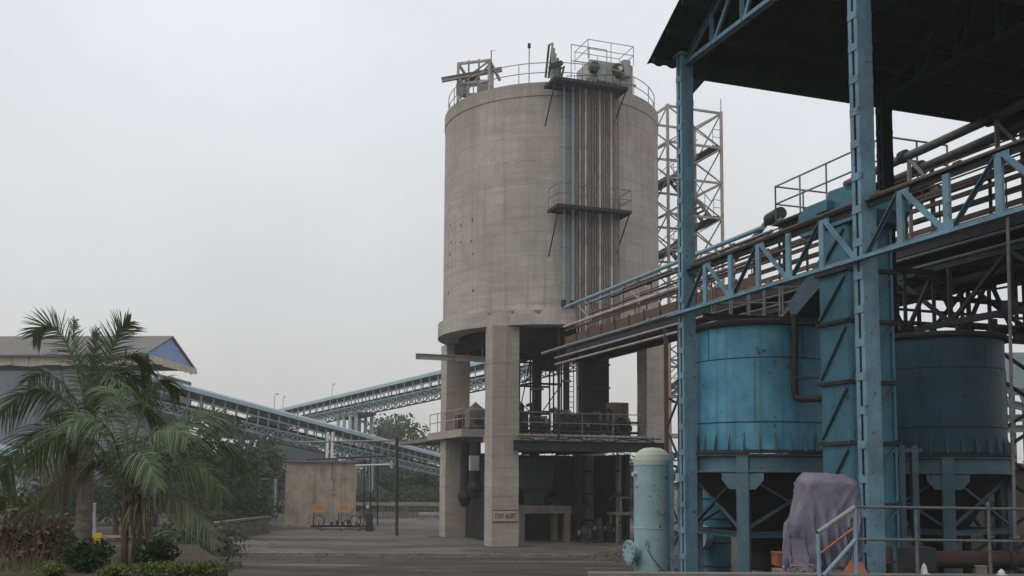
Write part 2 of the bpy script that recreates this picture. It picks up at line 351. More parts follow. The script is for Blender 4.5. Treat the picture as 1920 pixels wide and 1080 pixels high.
# ------------------------------------------------------------------ concrete silo
def SW(u, v, z): return W(SC, u, v, z)
silo = thing('concrete_silo', SC, 'tall round grey concrete silo standing on four square columns', 'silo')
R = 6.1
b = MB().lathe(SC, [(R, 11.9), (R, 23.28), (R + .035, 23.30), (R + .035, 24.0), (R - .35, 24.02)], 96); b.build('shell', 'silo_shell', silo)
MB().lathe(SC, [(R - .3, 23.9), (0.01, 24.15)], 64).build('roof_slab', 'concrete', silo)
b = MB().lathe(SC, [(5.2, 11.27), (6.38, 11.27)], 96, False); b.lathe(SC, [(6.38, 11.27), (6.38, 12.06)], 96); b.lathe(SC, [(6.38, 12.06), (6.05, 12.1)], 96, False)
b.build('ring_beam', 'silo_concrete', silo)
b = MB().lathe(SC, [(5.25, 11.32), (5.2, 11.75), (3.4, 11.6), (1.6, 10.6), (.5, 10.2), (.5, 9.6)], 48); b.build('hopper', 'shade_black', silo)
# soffit beams between the columns
for i, (p, q) in enumerate([((-4.15, -4.35), (-4.15, 4.35)), ((4.15, -4.35), (4.15, 4.35)), ((-4.15, -4.35), (4.15, -4.35)), ((-4.15, 4.35), (4.15, 4.35))]):
    d = Vec((q[0] - p[0], q[1] - p[1])).normalized() * .62
    MB().bar(SW(p[0] + d.x, p[1] + d.y, 11.0), SW(q[0] - d.x, q[1] - d.y, 11.0), .5, .66).build('soffit_beam', 'shade_black', silo)
for u, v in ((-4.15, -4.35), (-4.15, 4.35), (4.15, -4.35), (4.15, 4.35)):
    c = MB(); zs = [0, 2.6, 4.0, 5.6, 7.6, 9.3, 11.28]; su, sv = 1.16, 1.42
    for k, (a, bb) in enumerate(zip(zs, zs[1:])):
        w = .012 * (k % 2)
        c.box(SW(u, v, (a + bb) / 2), (sv + w, su + w, bb - a - .02), V, U)
        if k: c.box(SW(u, v, a), (sv - .03, su - .03, .05), V, U)
    c.build('column', 'concrete', silo)
# intermediate deck
deck = MB(); deck.box(SW(2.9, -.35, 5.95), (10.1, 7.0, .42), V, U); deck.box(SW(-2.65, .25, 5.6), (8.9, 4.0, .36), V, U)
deck.build('deck_slab', 'concrete', silo)
db = MB(); db.ibeam(SW(-4.98, -4.0, 5.16), SW(-4.98, 4.6, 5.16), .25, .52); db.build('deck_beam', 'steel_dark', silo)
for v in (-2.2, 0, 2.2): MB().ibeam(SW(-4.7, v, 5.16), SW(4.6, v, 5.16), .2, .5).build('deck_beam', 'shade_black', silo)
# low roof slab reaching out to the left behind the deck
MB().box(SW(10.2, -3.6, 5.78), (3.6, 7.2, .2), V, U).build('lean_to_slab', 'concrete_dark', silo)
# tie holes of the formwork, low on the left of the shell
random.seed(5)
hole = None
for i, pxx in enumerate((843, 861, 885)):
    for j, py in enumerate((418, 452, 482, 512, 548)):
        if random.random() < .18: continue
        pxx_, py_ = pxx + random.uniform(-3, 3), py + random.uniform(-6, 6)
        p = at(pxx + random.uniform(-1, 1), py - i * 2 + random.uniform(-2, 2), 54.5); a = math.atan2(p.y - SC.y, p.x - SC.x)
        th = -1.0
        # nearest point of the shell along the ray
        r = ray(pxx_, py_); o = Vec((0, 0, CZ)); A = r.x ** 2 + r.y ** 2; B = 2 * (r.x * (o.x - SC.x) + r.y * (o.y - SC.y)); Cc = (o.x - SC.x) ** 2 + (o.y - SC.y) ** 2 - R * R
        D = B * B - 4 * A * Cc
        if D < 0: continue
        p = o + r * ((-B - math.sqrt(D)) / (2 * A)); n = Vec((p.x - SC.x, p.y - SC.y, 0)).normalized(); t = Z.cross(n)
        MB().box(p + n * .004, (.07 + .05 * random.random(), .03, .10 + .14 * random.random()), t, n, Z).build('tie_hole', 'concrete_dark', silo)
# spalled patches at the ring beam
for th, w, h in ((262, .5, .12), (250, .22, .1), (238, .3, .08)):
    a = rad(th); n = Vec((math.cos(a), math.sin(a), 0)); p = SC + n * 6.385 + Z * 12.0
    MB().prism([p + Z.cross(n) * (-w / 2), p + Z.cross(n) * (w / 2), p + Z.cross(n) * (w * .15) - Z * h * 1.6, p - Z.cross(n) * (w * .2) - Z * h], n * .004).build('spall', 'concrete_dark', silo)

# painted warning on the front column
fp = SW(-4.15 - .597, -4.35, 0)
sg = thing('column_sign', fp + Z * 1.45, 'painted warning board low on the front silo column', 'sign')
MB().box(fp + Z * 1.62 - U * .006 + V * .03, (1.30, .012, .58), V, U).build('board', 'sign_pale', sg)
for zz in (1.345, 1.905): MB().box(fp + Z * zz - U * .014 + V * .03, (1.32, .01, .05), V, U).build('stripe', 'sign_brown', sg)
def lettering(txt, size, loc, xd, nd, matn, parent, name='lettering', sx=1.0):
    cu = bpy.data.curves.new('txt', 'FONT'); cu.body = txt; cu.size = size; cu.align_x = 'CENTER'; cu.align_y = 'CENTER'; cu.extrude = .004; cu.offset = size * .022
    o = bpy.data.objects.new('txt', cu); COL.objects.link(o); bpy.context.view_layer.update()
    me = bpy.data.meshes.new_from_object(o.evaluated_get(bpy.context.evaluated_depsgraph_get())); bpy.data.objects.remove(o)
    off = Vec(loc) - wloc(parent)
    for vv in me.vertices:
        q = vv.co.copy(); vv.co = off + xd * (q.x * sx) + Z * q.y + nd * q.z
    me.materials.clear(); me.materials.append(M[matn]); q = bpy.data.objects.new(name, me); COL.objects.link(q); q.parent = parent; return q
lettering('STAY ALERT', .34, fp + Z * 1.62 - U * .018 + V * .03, V, -U, 'sign_ink', sg, sx=.62)

# ------------------------------------------------------------------ pipes and platforms on the silo front
pipes = thing('riser_pipes', SW(-6.35, -.5, 11.5), 'bundle of thin vertical pipes clamped to the silo front', 'pipes')
for v, r, m, z0, z1 in [(-1.85, .06, 'pipe_blue', 12.45, 23.6), (-1.62, .022, 'steel_grey', 12.3, 23.6), (-1.36, .075, 'pipe_blue', 12.45, 23.6), (-.97, .05, 'steel_light', 10.4, 23.6), (-.66, .055, 'pipe_pale', 10.4, 23.6), (-.42, .04, 'steel_grey', 10.4, 23.6),
                    (-.12, .045, 'steel_grey', 10.4, 23.6), (.14, .06, 'pipe_pale', 10.4, 23.6), (.40, .045, 'steel_grey', 10.4, 23.6), (.80, .055, 'pipe_pale', 10.4, 23.6), (1.05, .03, 'steel_grey', 10.4, 23.6),
                    (-1.14, .04, 'pipe_umber', 10.4, 23.6), (-.82, .05, 'pipe_umber', 10.4, 23.6), (-.54, .05, 'pipe_umber', 10.4, 23.6), (-.27, .06, 'pipe_umber', 10.4, 23.6), (.02, .05, 'pipe_umber', 10.4, 23.6), (.27, .055, 'pipe_umber', 10.4, 23.6), (.53, .05, 'pipe_umber', 10.4, 23.6), (.66, .045, 'pipe_umber', 10.4, 23.6), (.93, .045, 'pipe_umber', 10.4, 23.6), (1.2, .05, 'pipe_umber', 11.4, 23.6)]:
    MB().tube(SW(-6.36, v, z0), SW(-6.36, v, z1), r, 10).build('pipe', m, pipes)
for v in (-1.85, -1.36):
    MB().box(SW(-6.3, v, 12.3), (.16, .3, .34), V, U).build('pipe_shoe', 'steel_dark', pipes)
for z in (13.4, 15.2, 18.6, 20.4, 22.0): MB().bar(SW(-6.24, -2.0, z), SW(-6.24, 1.3, z), .05).build('clamp_bar', 'steel_grey', pipes)
class Rails:
    def __init__(s): s.parts = []
    def build(s, name, matn, parent):
        for nm, mb in s.parts: mb.build(nm, matn, parent)
def railing(mb, pts, h=1.05, step=1.3, r=.025, rails=(1.0, .52), closed=False):
    R_ = Rails(); pts = [Vec(p) for p in pts]
    for s, (a, bb) in enumerate(zip(pts, pts[1:])):
        n = max(1, round((bb - a).length / step))
        for i in range(n + 1):
            if s and i == 0: continue
            p = a.lerp(bb, i / n); R_.parts.append(('post', MB().tube(p, p + Z * h, r, 6)))
        for q in rails: R_.parts.append(('rail', MB().tube(a + Z * h * q, bb + Z * h * q, r, 6)))
    return R_
def wall_platform(z, label, v0, v1, u0, rail, hang):
    t = thing('service_platform', SW(-6.2, (v0 + v1) / 2, z), label, 'platform')
    d = MB()
    nb = 9
    d.bar(SW(u0, v0, z), SW(u0, v1, z), .08, .16); d.bar(SW(-6.0, v0, z), SW(-6.0, v1, z), .08, .16)
    for v in (v0, v1): d.bar(SW(u0, v, z), SW(-5.9, v, z), .08, .16)
    d.build('frame', 'steel_dark', t)
    for i in range(nb):
        u = u0 + .12 + i * (-6.1 - u0) / nb
        MB().box(SW(u, (v0 + v1) / 2, z + .09), ((v1 - v0), .085, .03), V, U).build('grating_bar', 'steel_dark', t)
    for v in (v0 + .05, v1 - .05): MB().bar(SW(u0 + .05, v, z - .05), SW(-6.0 + (.25 if v > 0 else .45), v + (.12 if v < 0 else -.2), z - hang), .05, .05).build('brace', 'steel_dark', t)
    if rail:
        rb = railing(MB(), [SW(-6.0, v0, z + .1), SW(u0, v0, z + .1), SW(u0, v1, z + .1), SW(-6.0, v1, z + .1)], 1.05, 1.6, .022)
        rb.build('railing', 'steel_grey', t)
    return t
wall_platform(17.05, 'middle steel service platform with railing on the silo front', -2.55, 1.45, -7.3, True, 2.3)
tp = wall_platform(23.55, 'dark upper service platform at the top of the silo', -2.75, 1.3, -7.3, False, 1.9)
rb = railing(MB(), [SW(-6.1, -1.6, 23.65), SW(-7.25, .9, 23.65)], .6, .42, .02, (1.0,)); rb.build('short_railing', 'steel_dark', tp)
# valve manifold on the upper platform, left end
vt = thing('valve_manifold', SW(-6.4, -2.2, 23.65), 'cluster of grey valves and pipe bends on the upper silo platform', 'valves')
random.seed(8)
for i in range(6):
    v = -2.74 + i * .17
    MB().path([SW(-6.9 + .25 * i, v, 23.6), SW(-6.9 + .2 * i, v, 25.5 - .17 * i), SW(-6.2, v + .1, 25.7 - .2 * i), SW(-5.6, v + .15, 24.2)], .06, 8).build('pipe_bend', 'steel_grey', vt)
    MB().tube(SW(-7.0 + .2 * i, v, 24.3 + .13 * i), SW(-6.7 + .2 * i, v, 24.3 + .13 * i), .14, 10).build('valve', 'machine_dark', vt)

railing(None, [SW(-6.9, -1.7, 23.7), SW(-6.9, .3, 23.7)], 1.9, 1.0, .022, (1.0, .55)).build('rail', 'steel_grey', vt)
# ------------------------------------------------------------------ on the silo roof
rr = thing('roof_railing', SC + Z * 24, 'thin grey railing round the silo roof edge', 'railing')
n = 22; RR = 5.92
for q in (.52, 1.0):
    MB().path([SC + Vec((RR * math.cos(2 * math.pi * i / 72), RR * math.sin(2 * math.pi * i / 72), 24.02 + 1.1 * q)) for i in range(73)], .024, 6, False).build('rail', 'steel_light', rr)
p0 = None
for i in range(n):
    a = 2 * math.pi * i / n + .1; off = Vec((RR * math.cos(a), RR * math.sin(a), 0))
    if p0 is None: p0 = MB().tube(SC + Z * 24, SC + Z * 25.13, .026, 6).build('post', 'steel_light', rr); p0.location = off
    else: c = p0.copy(); COL.objects.link(c); c.parent = rr; c.location = off
la = rad(243); lp = SC + Vec((5.7 * math.cos(la), 5.7 * math.sin(la), 24.0)); 
lp = Vec((at(992, 150, 52.6).x, 52.6, 24.0))
lt = thing('roof_lamp_post', lp, 'thin lamp post standing alone on the silo roof edge', 'lamp post')
MB().tube(lp, lp + Z * 2.35, .03, 6).build('pole', 'steel_grey', lt); MB().box(lp + Z * 2.42, (.16, .16, .22)).build('lamp_head', 'steel_dark', lt)
# pulley frame at the left
fo = Vec((-2.2, 54.8, 24.0))
pf = thing('hoist_frame', fo, 'grey steel hoist frame with long slanting beams on the silo roof', 'hoist frame')
fr = [Vec((-3.05, 54.4, 0)), Vec((-1.35, 53.9, 0)), Vec((-1.2, 55.6, 0)), Vec((-2.7, 56.0, 0))]
for i, p in enumerate(fr): MB().bar(p + Z * 24.0, p + Z * (26.2 if i < 3 else 26.0), .15).build('post', 'steel_light', pf)
for z in (25.0, 26.15):
    for a, bb in zip(fr, fr[1:] + fr[:1]): MB().bar(a + Z * z, bb + Z * z, .11, .13).build('cross_beam', 'steel_light', pf)
MB().ibeam(at(828, 150, 54.2), at(941, 130, 54.2) , .2, .24, .03).build('runway_beam', 'steel_light', pf)
MB().bar(fr[0] + Z * 24.1, fr[1] + Z * 25.9, .08).build('diagonal', 'steel_grey', pf)
MB().bar(fr[1] + Z * 26.2, Vec((-.75, 54.4, 25.2)), .12).build('raker', 'steel_light', pf)
for a, bb in ((0, 3), (1, 2), (0, 1)): MB().bar(fr[a] + Z * 25.05, fr[bb] + Z * 26.1, .07).build('diagonal', 'steel_grey', pf)
for k in range(5): q = fr[0].lerp(fr[1], (k + .5) / 5); MB().bar(q + Z * 24.0, q + Z * 25.0, .07).build('stub_post', 'steel_light', pf)
for k in (1, 2): q = fr[0].lerp(fr[1], k / 3) + Y0 * .3; MB().bar(q + Z * 24.0, q + Z * 26.4, .1).build('inner_post', 'steel_light', pf)
MB().bar(fr[0] + Vec((.3, .2, 25.5)), fr[1] + Vec((.1, .2, 25.6)), .12, .2).build('saddle_beam', 'steel_grey', pf)
MB().tube(Vec((-2.6, 54.8, 25.25)), Vec((-1.9, 54.6, 25.25)), .26, 14).build('winch_drum', 'machine_dark', pf)
MB().box(Vec((-1.7, 54.3, 24.75)), (.6, .6, .7)).build('winch_motor', 'steel_grey', pf)
MB().box(Vec((-2.9, 54.6, 24.7)), (.5, .6, .55)).build('gearbox', 'steel_grey', pf)
MB().path([Vec((-1.25, 54.6, 26.1)), Vec((-1.25, 54.6, 27.0)), Vec((-.95, 54.6, 27.0))], .04, 6).build('vent_pipe', 'steel_grey', pf)
# dust filter housing at the right
ho = SW(-3.6, 1.9, 24.1)
hs = thing('filter_housing', ho, 'grey dust filter housing with round fans and roof railing on silo top', 'filter housing')
MB().box(SW(-3.1, 1.95, 25.2), (2.55, 1.9, 2.2), V, U).build('casing', 'housing', hs)
MB().box(SW(-4.1, 1.5, 25.55), (1.1, .5, 1.1), V, U).build('inlet_box', 'housing', hs)
MB().prism([SW(-4.3, .62, 25.0), SW(-4.3, .62, 24.2), SW(-4.3, -.2, 24.2)], U * .9).build('skirt_plate', 'steel_grey', hs)
MB().tube(SW(-4.5, .75, 25.75), SW(-4.1, .75, 25.75), .27, 16).build('fan', 'machine_dark', hs)
MB().tube(SW(-4.6, 2.1, 25.75), SW(-4.1, 2.1, 25.75), .33, 16).build('fan', 'machine_dark', hs)
MB().tube(SW(-4.64, 2.2, 25.8), SW(-4.6, 2.2, 25.8), .13, 12).build('fan_hub', 'white_paint', hs)
MB().tube(SW(-4.3, 2.65, 25.45), SW(-4.3, 2.65, 26.35), .28, 14).build('air_receiver', 'housing', hs)
for i in range(6): MB().bar(SW(-4.5, .3 + i * .32, 24.05), SW(-4.5, .3 + i * .32, 25.0), .06).build('support_leg', 'steel_dark', hs)
MB().bar(SW(-4.5, .2, 25.0), SW(-4.5, 3.2, 25.0), .08).build('support_beam', 'steel_grey', hs)
railing(MB(), [SW(-4.1, .5, 26.3), SW(-4.1, 3.25, 26.3), SW(-2.3, 3.25, 26.3), SW(-2.3, .5, 26.3), SW(-4.1, .5, 26.3)], 1.08, 1.5, .022).build('roof_rail', 'steel_light', hs)

# monorail beam sticking out under the ring
mo = thing('monorail_beam', SW(-1, -6.5, 9.9), 'grey steel monorail beam sticking out left under the silo', 'beam')
MB().ibeam(SW(-1, -8.1, 9.92), SW(-1, -3.2, 9.92), .2, .30, .03).build('beam', 'steel_light', mo)
MB().bar(SW(-1, -4.4, 10.05), SW(-1, -4.4, 11.3), .1).build('hanger', 'steel_grey', mo)
MB().bar(SW(-1, -3.4, 10.05), SW(-1, -3.4, 11.3), .1).build('hanger', 'steel_grey', mo)

# ------------------------------------------------------------------ on the deck
dr = thing('deck_railing', SW(-4.8, 0, 5.78), 'grey railing along the silo deck edges', 'railing')
railing(MB(), [SW(-4.5, -3.55, 5.8), SW(-4.5, 3.5, 5.8)], 1.1, 1.8, .028).build('railing_run', 'steel_grey', dr)
railing(MB(), [SW(-.5, -5.3, 6.16), SW(6.2, -5.3, 6.16)], 1.1, 1.7, .028).build('railing_run', 'steel_light', dr)
railing(MB(), [SW(-.5, -5.3, 6.16), SW(-.5, -3.7, 6.16)], 1.1, 1.7, .028).build('railing_run', 'steel_light', dr)
def deck_box(name, u, v, z, sx, sy, sz, m, label, cap=None, cat='machine'):
    t = thing(name, SW(u, v, z), label, cat)
    MB().box(SW(u, v, z + sz / 2), (sx, sy, sz), V, U).build('casing', m, t)
    MB().box(SW(u, v, z + .06), (sx + .12, sy + .12, .1), V, U).build('base_frame', 'steel_dark', t)
    if cap:
        q = MB(); a = [SW(u - sy / 2, v - sx / 2, z + sz), SW(u - sy / 2, v + sx / 2, z + sz), SW(u + sy / 2, v + sx / 2, z + sz), SW(u + sy / 2, v - sx / 2, z + sz)]; top = SW(u, v, z + sz + cap)
        q.add(a + [top], [(0, 1, 4), (1, 2, 4), (2, 3, 4), (3, 0, 4)]); q.build('hood', m, t)
    MB().tube(SW(u - sy / 2 - .25, v, z + sz * .45), SW(u - sy / 2, v, z + sz * .45), min(sz, sx) * .22, 12).build('shaft_cover', 'steel_dark', t)
    return t
deck_box('hooded_gearbox', .4, -4.3, 6.16, .95, .9, 1.05, 'concrete_dark', 'grey hooded machine on the left end of the silo deck', .5)
deck_box('motor_box', 2.2, -4.5, 6.16, .7, .7, .9, 'rust_panel', 'brown motor box behind the hooded machine on the deck')
deck_box('deck_pump', -2.4, 3.0, 5.78, 1.0, .8, 1.9, 'concrete_dark', 'grey cabinet beside the right silo column on the deck', None, 'cabinet')
deck_box('blower', -1.6, .6, 5.78, 1.5, 1.0, 1.25, 'machine_dark', 'dark blower in the middle of the silo deck')
deck_box('drive_unit', .8, 1.6, 6.16, 1.4, 1.0, .9, 'machine_dark', 'dark drive unit behind the blower on the silo deck')
deck_box('feeder', -1.4, -2.4, 5.78, .8, .8, 1.3, 'machine_dark', 'dark feeder just right of the front silo column on deck')
for i, (u, v, r, lab) in enumerate([(-3.6, -.55, .17, 'dark round downpipe in front of the silo hopper'), (1.6, -.2, .28, 'thick dark pipe behind the hopper under the silo')]):
    t = thing('downpipe', SW(u, v, 5.8), lab, 'pipe')
    MB().tube(SW(u, v, 5.8), SW(u, v, 11.2), r, 12).build('pipe', 'steel_dark', t)
    for z in (7.0, 8.6): MB().tube(SW(u, v, z), SW(u, v, z + .1), r * 1.45, 14).build('flange', 'steel_grey', t)
dp = thing('deck_piping', SW(-4.2, 0, 5.8), 'dark pipes, valves and cable tray along the silo deck front', 'pipes')
random.seed(33)
for z, v0_, v1_, r_ in ((5.95, -3.4, 3.4, .07), (6.2, -3.4, 1.2, .05), (6.5, -.5, 3.4, .06)): MB().tube(SW(-4.15, v0_, z), SW(-4.15, v1_, z), r_, 8).build('header', 'steel_dark', dp)
for k in range(11):
    v = -3.2 + k * .62 + random.uniform(-.15, .15); h = random.uniform(.5, 1.9); m = ('steel_dark', 'machine_dark', 'steel_grey', 'pipe_brown')[k % 4]
    MB().path([SW(-4.0, v, 5.8), SW(-4.0, v, 5.8 + h), SW(-3.6, v + .12, 5.95 + h), SW(-2.8, v + .2, 5.95 + h)], random.uniform(.05, .1), 8).build('branch', m, dp)
    MB().lathe(SW(-4.0, v, 5.8 + h * .5), [(.01, -.16), (.15, -.14), (.17, 0), (.15, .14), (.01, .16)], 10).build('valve', 'machine_dark', dp)
for k in range(24): MB().bar(SW(-5.12, -3.6 + k * .32, 5.42 + random.uniform(-.05, .03)), SW(-5.12, -3.6 + k * .32 + random.uniform(-.1, .1), 5.78), .05).build('tray_hanger', 'steel_grey', dp)
MB().path([SW(-5.16, -3.7 + .4 * k, 5.5 + .07 * math.sin(k * 1.9) - .05 * math.sin(k * .7)) for k in range(20)], .04, 6).build('cable', 'machine_dark', dp); MB().bar(SW(-5.12, -3.8, 5.62), SW(-5.12, 4.2, 5.62), .22, .05).build('cable_tray', 'steel_dark', dp)
for k in range(5): v = -3 + 1.5 * k; MB().box(SW(-2.6, v, 6.2), (.5 + .2 * (k % 3), .5, .7 + .25 * (k % 2)), V, U).build('pump_block', ('machine_dark', 'steel_dark')[k % 2], dp)
# tangle of thin steel inside: access frame with ladder and sprung hoses
af = thing('access_frame', SW(1.5, -2.2, 6.2), 'thin steel access frame and ladder seen under the silo', 'frame')
for u, v in ((.8, -.9), (.8, 1.0), (2.6, -.9), (2.6, 1.0), (1.7, -.3), (3.4, .4), (3.2, 1.5)): MB().bar(SW(u, v, 6.16), SW(u, v, 10.8), .09).build('post', 'steel_dark', af)
for z in (7.3, 8.9, 10.3):
    for a, bb in (((.8, -.9), (.8, 1.0)), ((2.6, -.9), (2.6, 1.0)), ((.8, -.9), (2.6, -.9))): MB().bar(SW(*a, z), SW(*bb, z), .07, .12).build('rail', 'steel_dark', af)
for a, bb in (((.8, -.9, 6.3), (.8, 1.0, 8.9)), ((2.6, -.9, 8.9), (2.6, 1.0, 10.3)), ((.8, -.9, 10.3), (2.6, -.9, 7.3)), ((2.6, 1.0, 6.3), (2.6, -.9, 8.0))): MB().bar(SW(*a), SW(*bb), .05).build('diagonal', 'steel_dark', af)
for i in range(14): MB().bar(SW(.75, 1.3, 6.4 + i * .3), SW(.75, 1.75, 6.4 + i * .3), .035).build('rung', 'steel_dark', af)
for v in (1.3, 1.75): MB().bar(SW(.75, v, 6.16), SW(.75, v, 10.8), .045).build('stile', 'steel_dark', af)

dv = thing('shade_box', SW(3.1, 3.9, 6.1), 'tall dark square box added to darken the rear right column', 'dark box')
MB().box(SW(3.1, 4.1, 8.7), (1.7, .7, 5.1), V, U).build('casing', 'shade_black', dv)  # dark box added before the rear column in place of its shade
for z in (7.4, 9.0, 10.4): MB().box(SW(3.1, 4.1, z), (1.82, .82, .1), V, U).build('flange', 'steel_dark', dv)
# ------------------------------------------------------------------ under the deck
bw = thing('dark_walls', SW(3.5, .6, 0), 'dark walls added to keep the space under the silo deck dark', 'wall')
MB().box(SW(3.3, .2, 2.45), (7.6, .25, 4.85), V, U).build('rear_wall', 'shade_black', bw)  # walls added so that the space below the deck reads dark
MB().box(SW(.9, 4.1, 2.45), (.25, 4.7, 4.85), V, U).build('side_wall', 'shade_black', bw)
MB().box(SW(1.6, -3.75, 2.45), (.25, 3.6, 4.85), V, U).build('side_wall', 'shade_black', bw)
ff = thing('fly_ash_hopper', SW(-1.0, -1.0, 0), 'dark ash hopper on a concrete table under the silo', 'hopper')
MB().box(SW(-1.2, -1.2, 1.85), (3.0, 2.2, .4), V, U).build('table_top', 'concrete_dark', ff)
for u, v in ((-2.1, -2.5), (-2.1, .1), (-.3, -2.5), (-.3, .1)): MB().box(SW(u, v, .88), (.32, .32, 1.54), V, U).build('table_leg', 'concrete_dark', ff)
MB().lathe(SW(-1.1, -1.4, 0), [(.01, 2.07), (.5, 2.07), (.62, 2.7), (1.05, 3.0), (1.05, 4.6), (.01, 4.62)], 20).build('vessel', 'steel_dark', ff)
MB().tube(SW(-1.1, -1.4, 4.6), SW(-1.1, -1.4, 5.6), .3, 12).build('inlet', 'steel_dark', ff)
for i, (u, v, h) in enumerate([(-3.1, .7, .9), (-3.3, 1.5, 1.3), (-2.9, 2.2, 1.1)]):
    t = thing('ash_pump', SW(u, v, .11), ['small dark pump left of the pump row under the silo', 'dark pump with pale flanges in the pump row under the silo', 'dark pump right end of the pump row under the silo'][i], 'pump')
    MB().lathe(SW(u, v, .11), [(.3, 0), (.3, .15), (.16, .2), (.22, h * .6), (.1, h), (.01, h)], 14).build('body', 'steel_dark', t)
    MB().tube(SW(u, v - .3, h * .6 + .11), SW(u, v + .3, h * .6 + .11), .07, 10).build('branch', 'steel_dark', t)
    for q in (-.3, .3): MB().tube(SW(u, v + q - .03, h * .6 + .11), SW(u, v + q + .03, h * .6 + .11), .13, 12).build('flange', 'steel_grey', t)
for i, (u, v, r) in enumerate([(-.2, 1.6, .22), (.8, 2.7, .3), (1.9, 1.0, .18), (-1.9, 3.3, .15)]):
    t = thing('ash_line', SW(u, v, 0), ['dark upright pipe near the middle under the deck', 'thick dark upright pipe right of the middle under the deck', 'thin dark upright pipe at the back under the deck', 'thin dark upright pipe at the right under the deck'][i], 'pipe')
    MB().tube(SW(u, v, .1), SW(u, v, 4.85), r, 12).build('pipe', 'steel_grey' if i % 2 else 'steel_dark', t)
    for z in (1.1, 2.6, 3.9): MB().tube(SW(u, v, z), SW(u, v, z + .09), r * 1.4, 12).build('flange', 'steel_dark', t)
    MB().path([SW(u, v, 1.8 + .3 * i), SW(u - .6, v - .3, 1.8 + .3 * i), SW(u - .7, v - .9, 1.5 + .3 * i)], r * .6, 8).build('branch', 'steel_dark', t)
# chutes at the left
for i, (u, v, r, z0, lab) in enumerate([(1.3, -4.6, .26, 1.9, 'steel chute hanging under the left of the silo deck'), (-.4, -4.55, .3, 2.4, 'wider steel chute beside the front column under the deck')]):
    t = thing('ash_chute', SW(u, v, 3), lab, 'chute')
    MB().tube(SW(u, v, z0 + .9), SW(u, v, 5.5), r, 12).build('tube', 'shade_black', t)
    MB().lathe(SW(u, v, 0), [(r, z0 + .9), (r * 1.5, z0 + .55), (r * .7, z0)], 12).build('spout', 'shade_black', t)
wb = thing('switch_box', SW(-1.0, -4.8, 4.2), 'pale switch box beside the front column under the deck', 'box')
MB().box(SW(-1.0, -4.8, 4.3), (.5, .3, .8), V, U).build('case', 'housing', wb); MB().box(SW(-1.17, -4.8, 4.3), (.4, .02, .66), V, U).build('door', 'housing', wb)
MB().bar(SW(-1.0, -4.8, 4.7), SW(-1.0, -4.8, 5.45), .05).build('conduit', 'steel_dark', wb)
ly = thing('pipe_table', SW(-3.2, 4.9, 0), 'low rusty pipe table beside the pale vessel under the deck', 'table')
for u, v in ((-3.6, 2.4), (-3.6, 4.0), (-2.8, 2.4), (-2.8, 4.0)): MB().bar(SW(u, v, .1), SW(u, v, 1.6), .14).build('leg', 'concrete_dark', ly)
MB().box(SW(-3.2, 3.2, 1.66), (1.9, 1.1, .12), V, U).build('top', 'concrete_dark', ly)
MB().path([SW(-3.2, 2.8, 1.72), SW(-3.2, 2.8, 2.5), SW(-3.2, 3.6, 2.5), SW(-3.2, 3.6, 1.72)], .08, 8).build('pipe_loop', 'steel_grey', ly)

# ------------------------------------------------------------------ stair tower right of the silo
TO = Vec((10.45, 62.0, 0))
st = thing('stair_tower', TO, 'open steel stair tower with cross bracing behind the silo', 'stair tower')
tw, td = 1.85, 1.6                                   # half sizes along V and U
cor = {(i, j): (td * i, tw * j) for i in (-1, 1) for j in (-1, 1)}
def T(u, v, z): return W(TO, u, v, z)
for (i, j), (u, v) in cor.items(): MB().bar(T(u, v, 0), T(u, v, 26.0), .17).build('post', 'steel_light', st)
lv = [1.7 + 2.2 * k for k in range(12)]
for k, z in enumerate(lv[1:], 1):
    for a, bb in (((-td, -tw), (-td, tw)), ((td, -tw), (td, tw)), ((-td, -tw), (td, -tw)), ((-td, tw), (td, tw))):
        MB().bar(T(*a, z), T(*bb, z), .1, .13).build('girt', 'steel_light', st)
for k in range(3, 11):
    z0, z1 = lv[k], lv[k + 1]
    for u in (-td, td):
        MB().bar(T(u, -tw, z0), T(u, tw, z1), .07).build('cross_brace', 'steel_light', st); MB().bar(T(u, tw, z0), T(u, -tw, z1), .07).build('cross_brace', 'steel_light', st)
    for v in (-tw, tw):
        MB().bar(T(-td, v, z0), T(td, v, z1), .06).build('cross_brace', 'steel_light', st); MB().bar(T(td, v, z0), T(-td, v, z1), .06).build('cross_brace', 'steel_light', st)
for k in range(3, 11):
    z = lv[k]; right = k % 2 == 0
    v0, v1 = (1.25, tw) if right else (-tw, -.9)
    MB().box(T(0, (v0 + v1) / 2, z + .09), (v1 - v0, 2 * td, .1), V, U).build('landing', 'steel_dark', st)
    railing(MB(), [T(-td, v0, z + .14), T(-td, v1, z + .14)], 1.0, 1.2, .02).build('landing_rail', 'steel_grey', st)
    if k < 10:
        a, bb = (1.3, -.9) if right else (-.9, 1.3); u = -.75 if right else .75
        p, q = T(u, a, z + .1), T(u, bb, z + 2.3)
        for du in (-.5, .5): MB().bar(p + U * du, q + U * du, .05, .22).build('stringer', 'steel_grey', st)
        for i in range(1, 10): MB().box(p.lerp(q, i / 10), (.24, 1.0, .035), V, U).build('tread', 'steel_grey', st)
        MB().tube(p - U * .5 + Z * 1.0, q - U * .5 + Z * 1.0, .025, 6).build('handrail', 'steel_grey', st); MB().tube(p + U * .5 + Z * 1.0, q + U * .5 + Z * 1.0, .025, 6).build('handrail', 'steel_grey', st)
        for i in (2, 5, 8): MB().tube(p.lerp(q, i / 10) - U * .5, p.lerp(q, i / 10) - U * .5 + Z * 1.0, .02, 6).build('baluster', 'steel_grey', st)
MB().tube(T(-td, tw, 26), T(-td, tw, 26.8), .03, 6).build('lightning_rod', 'steel_grey', st)

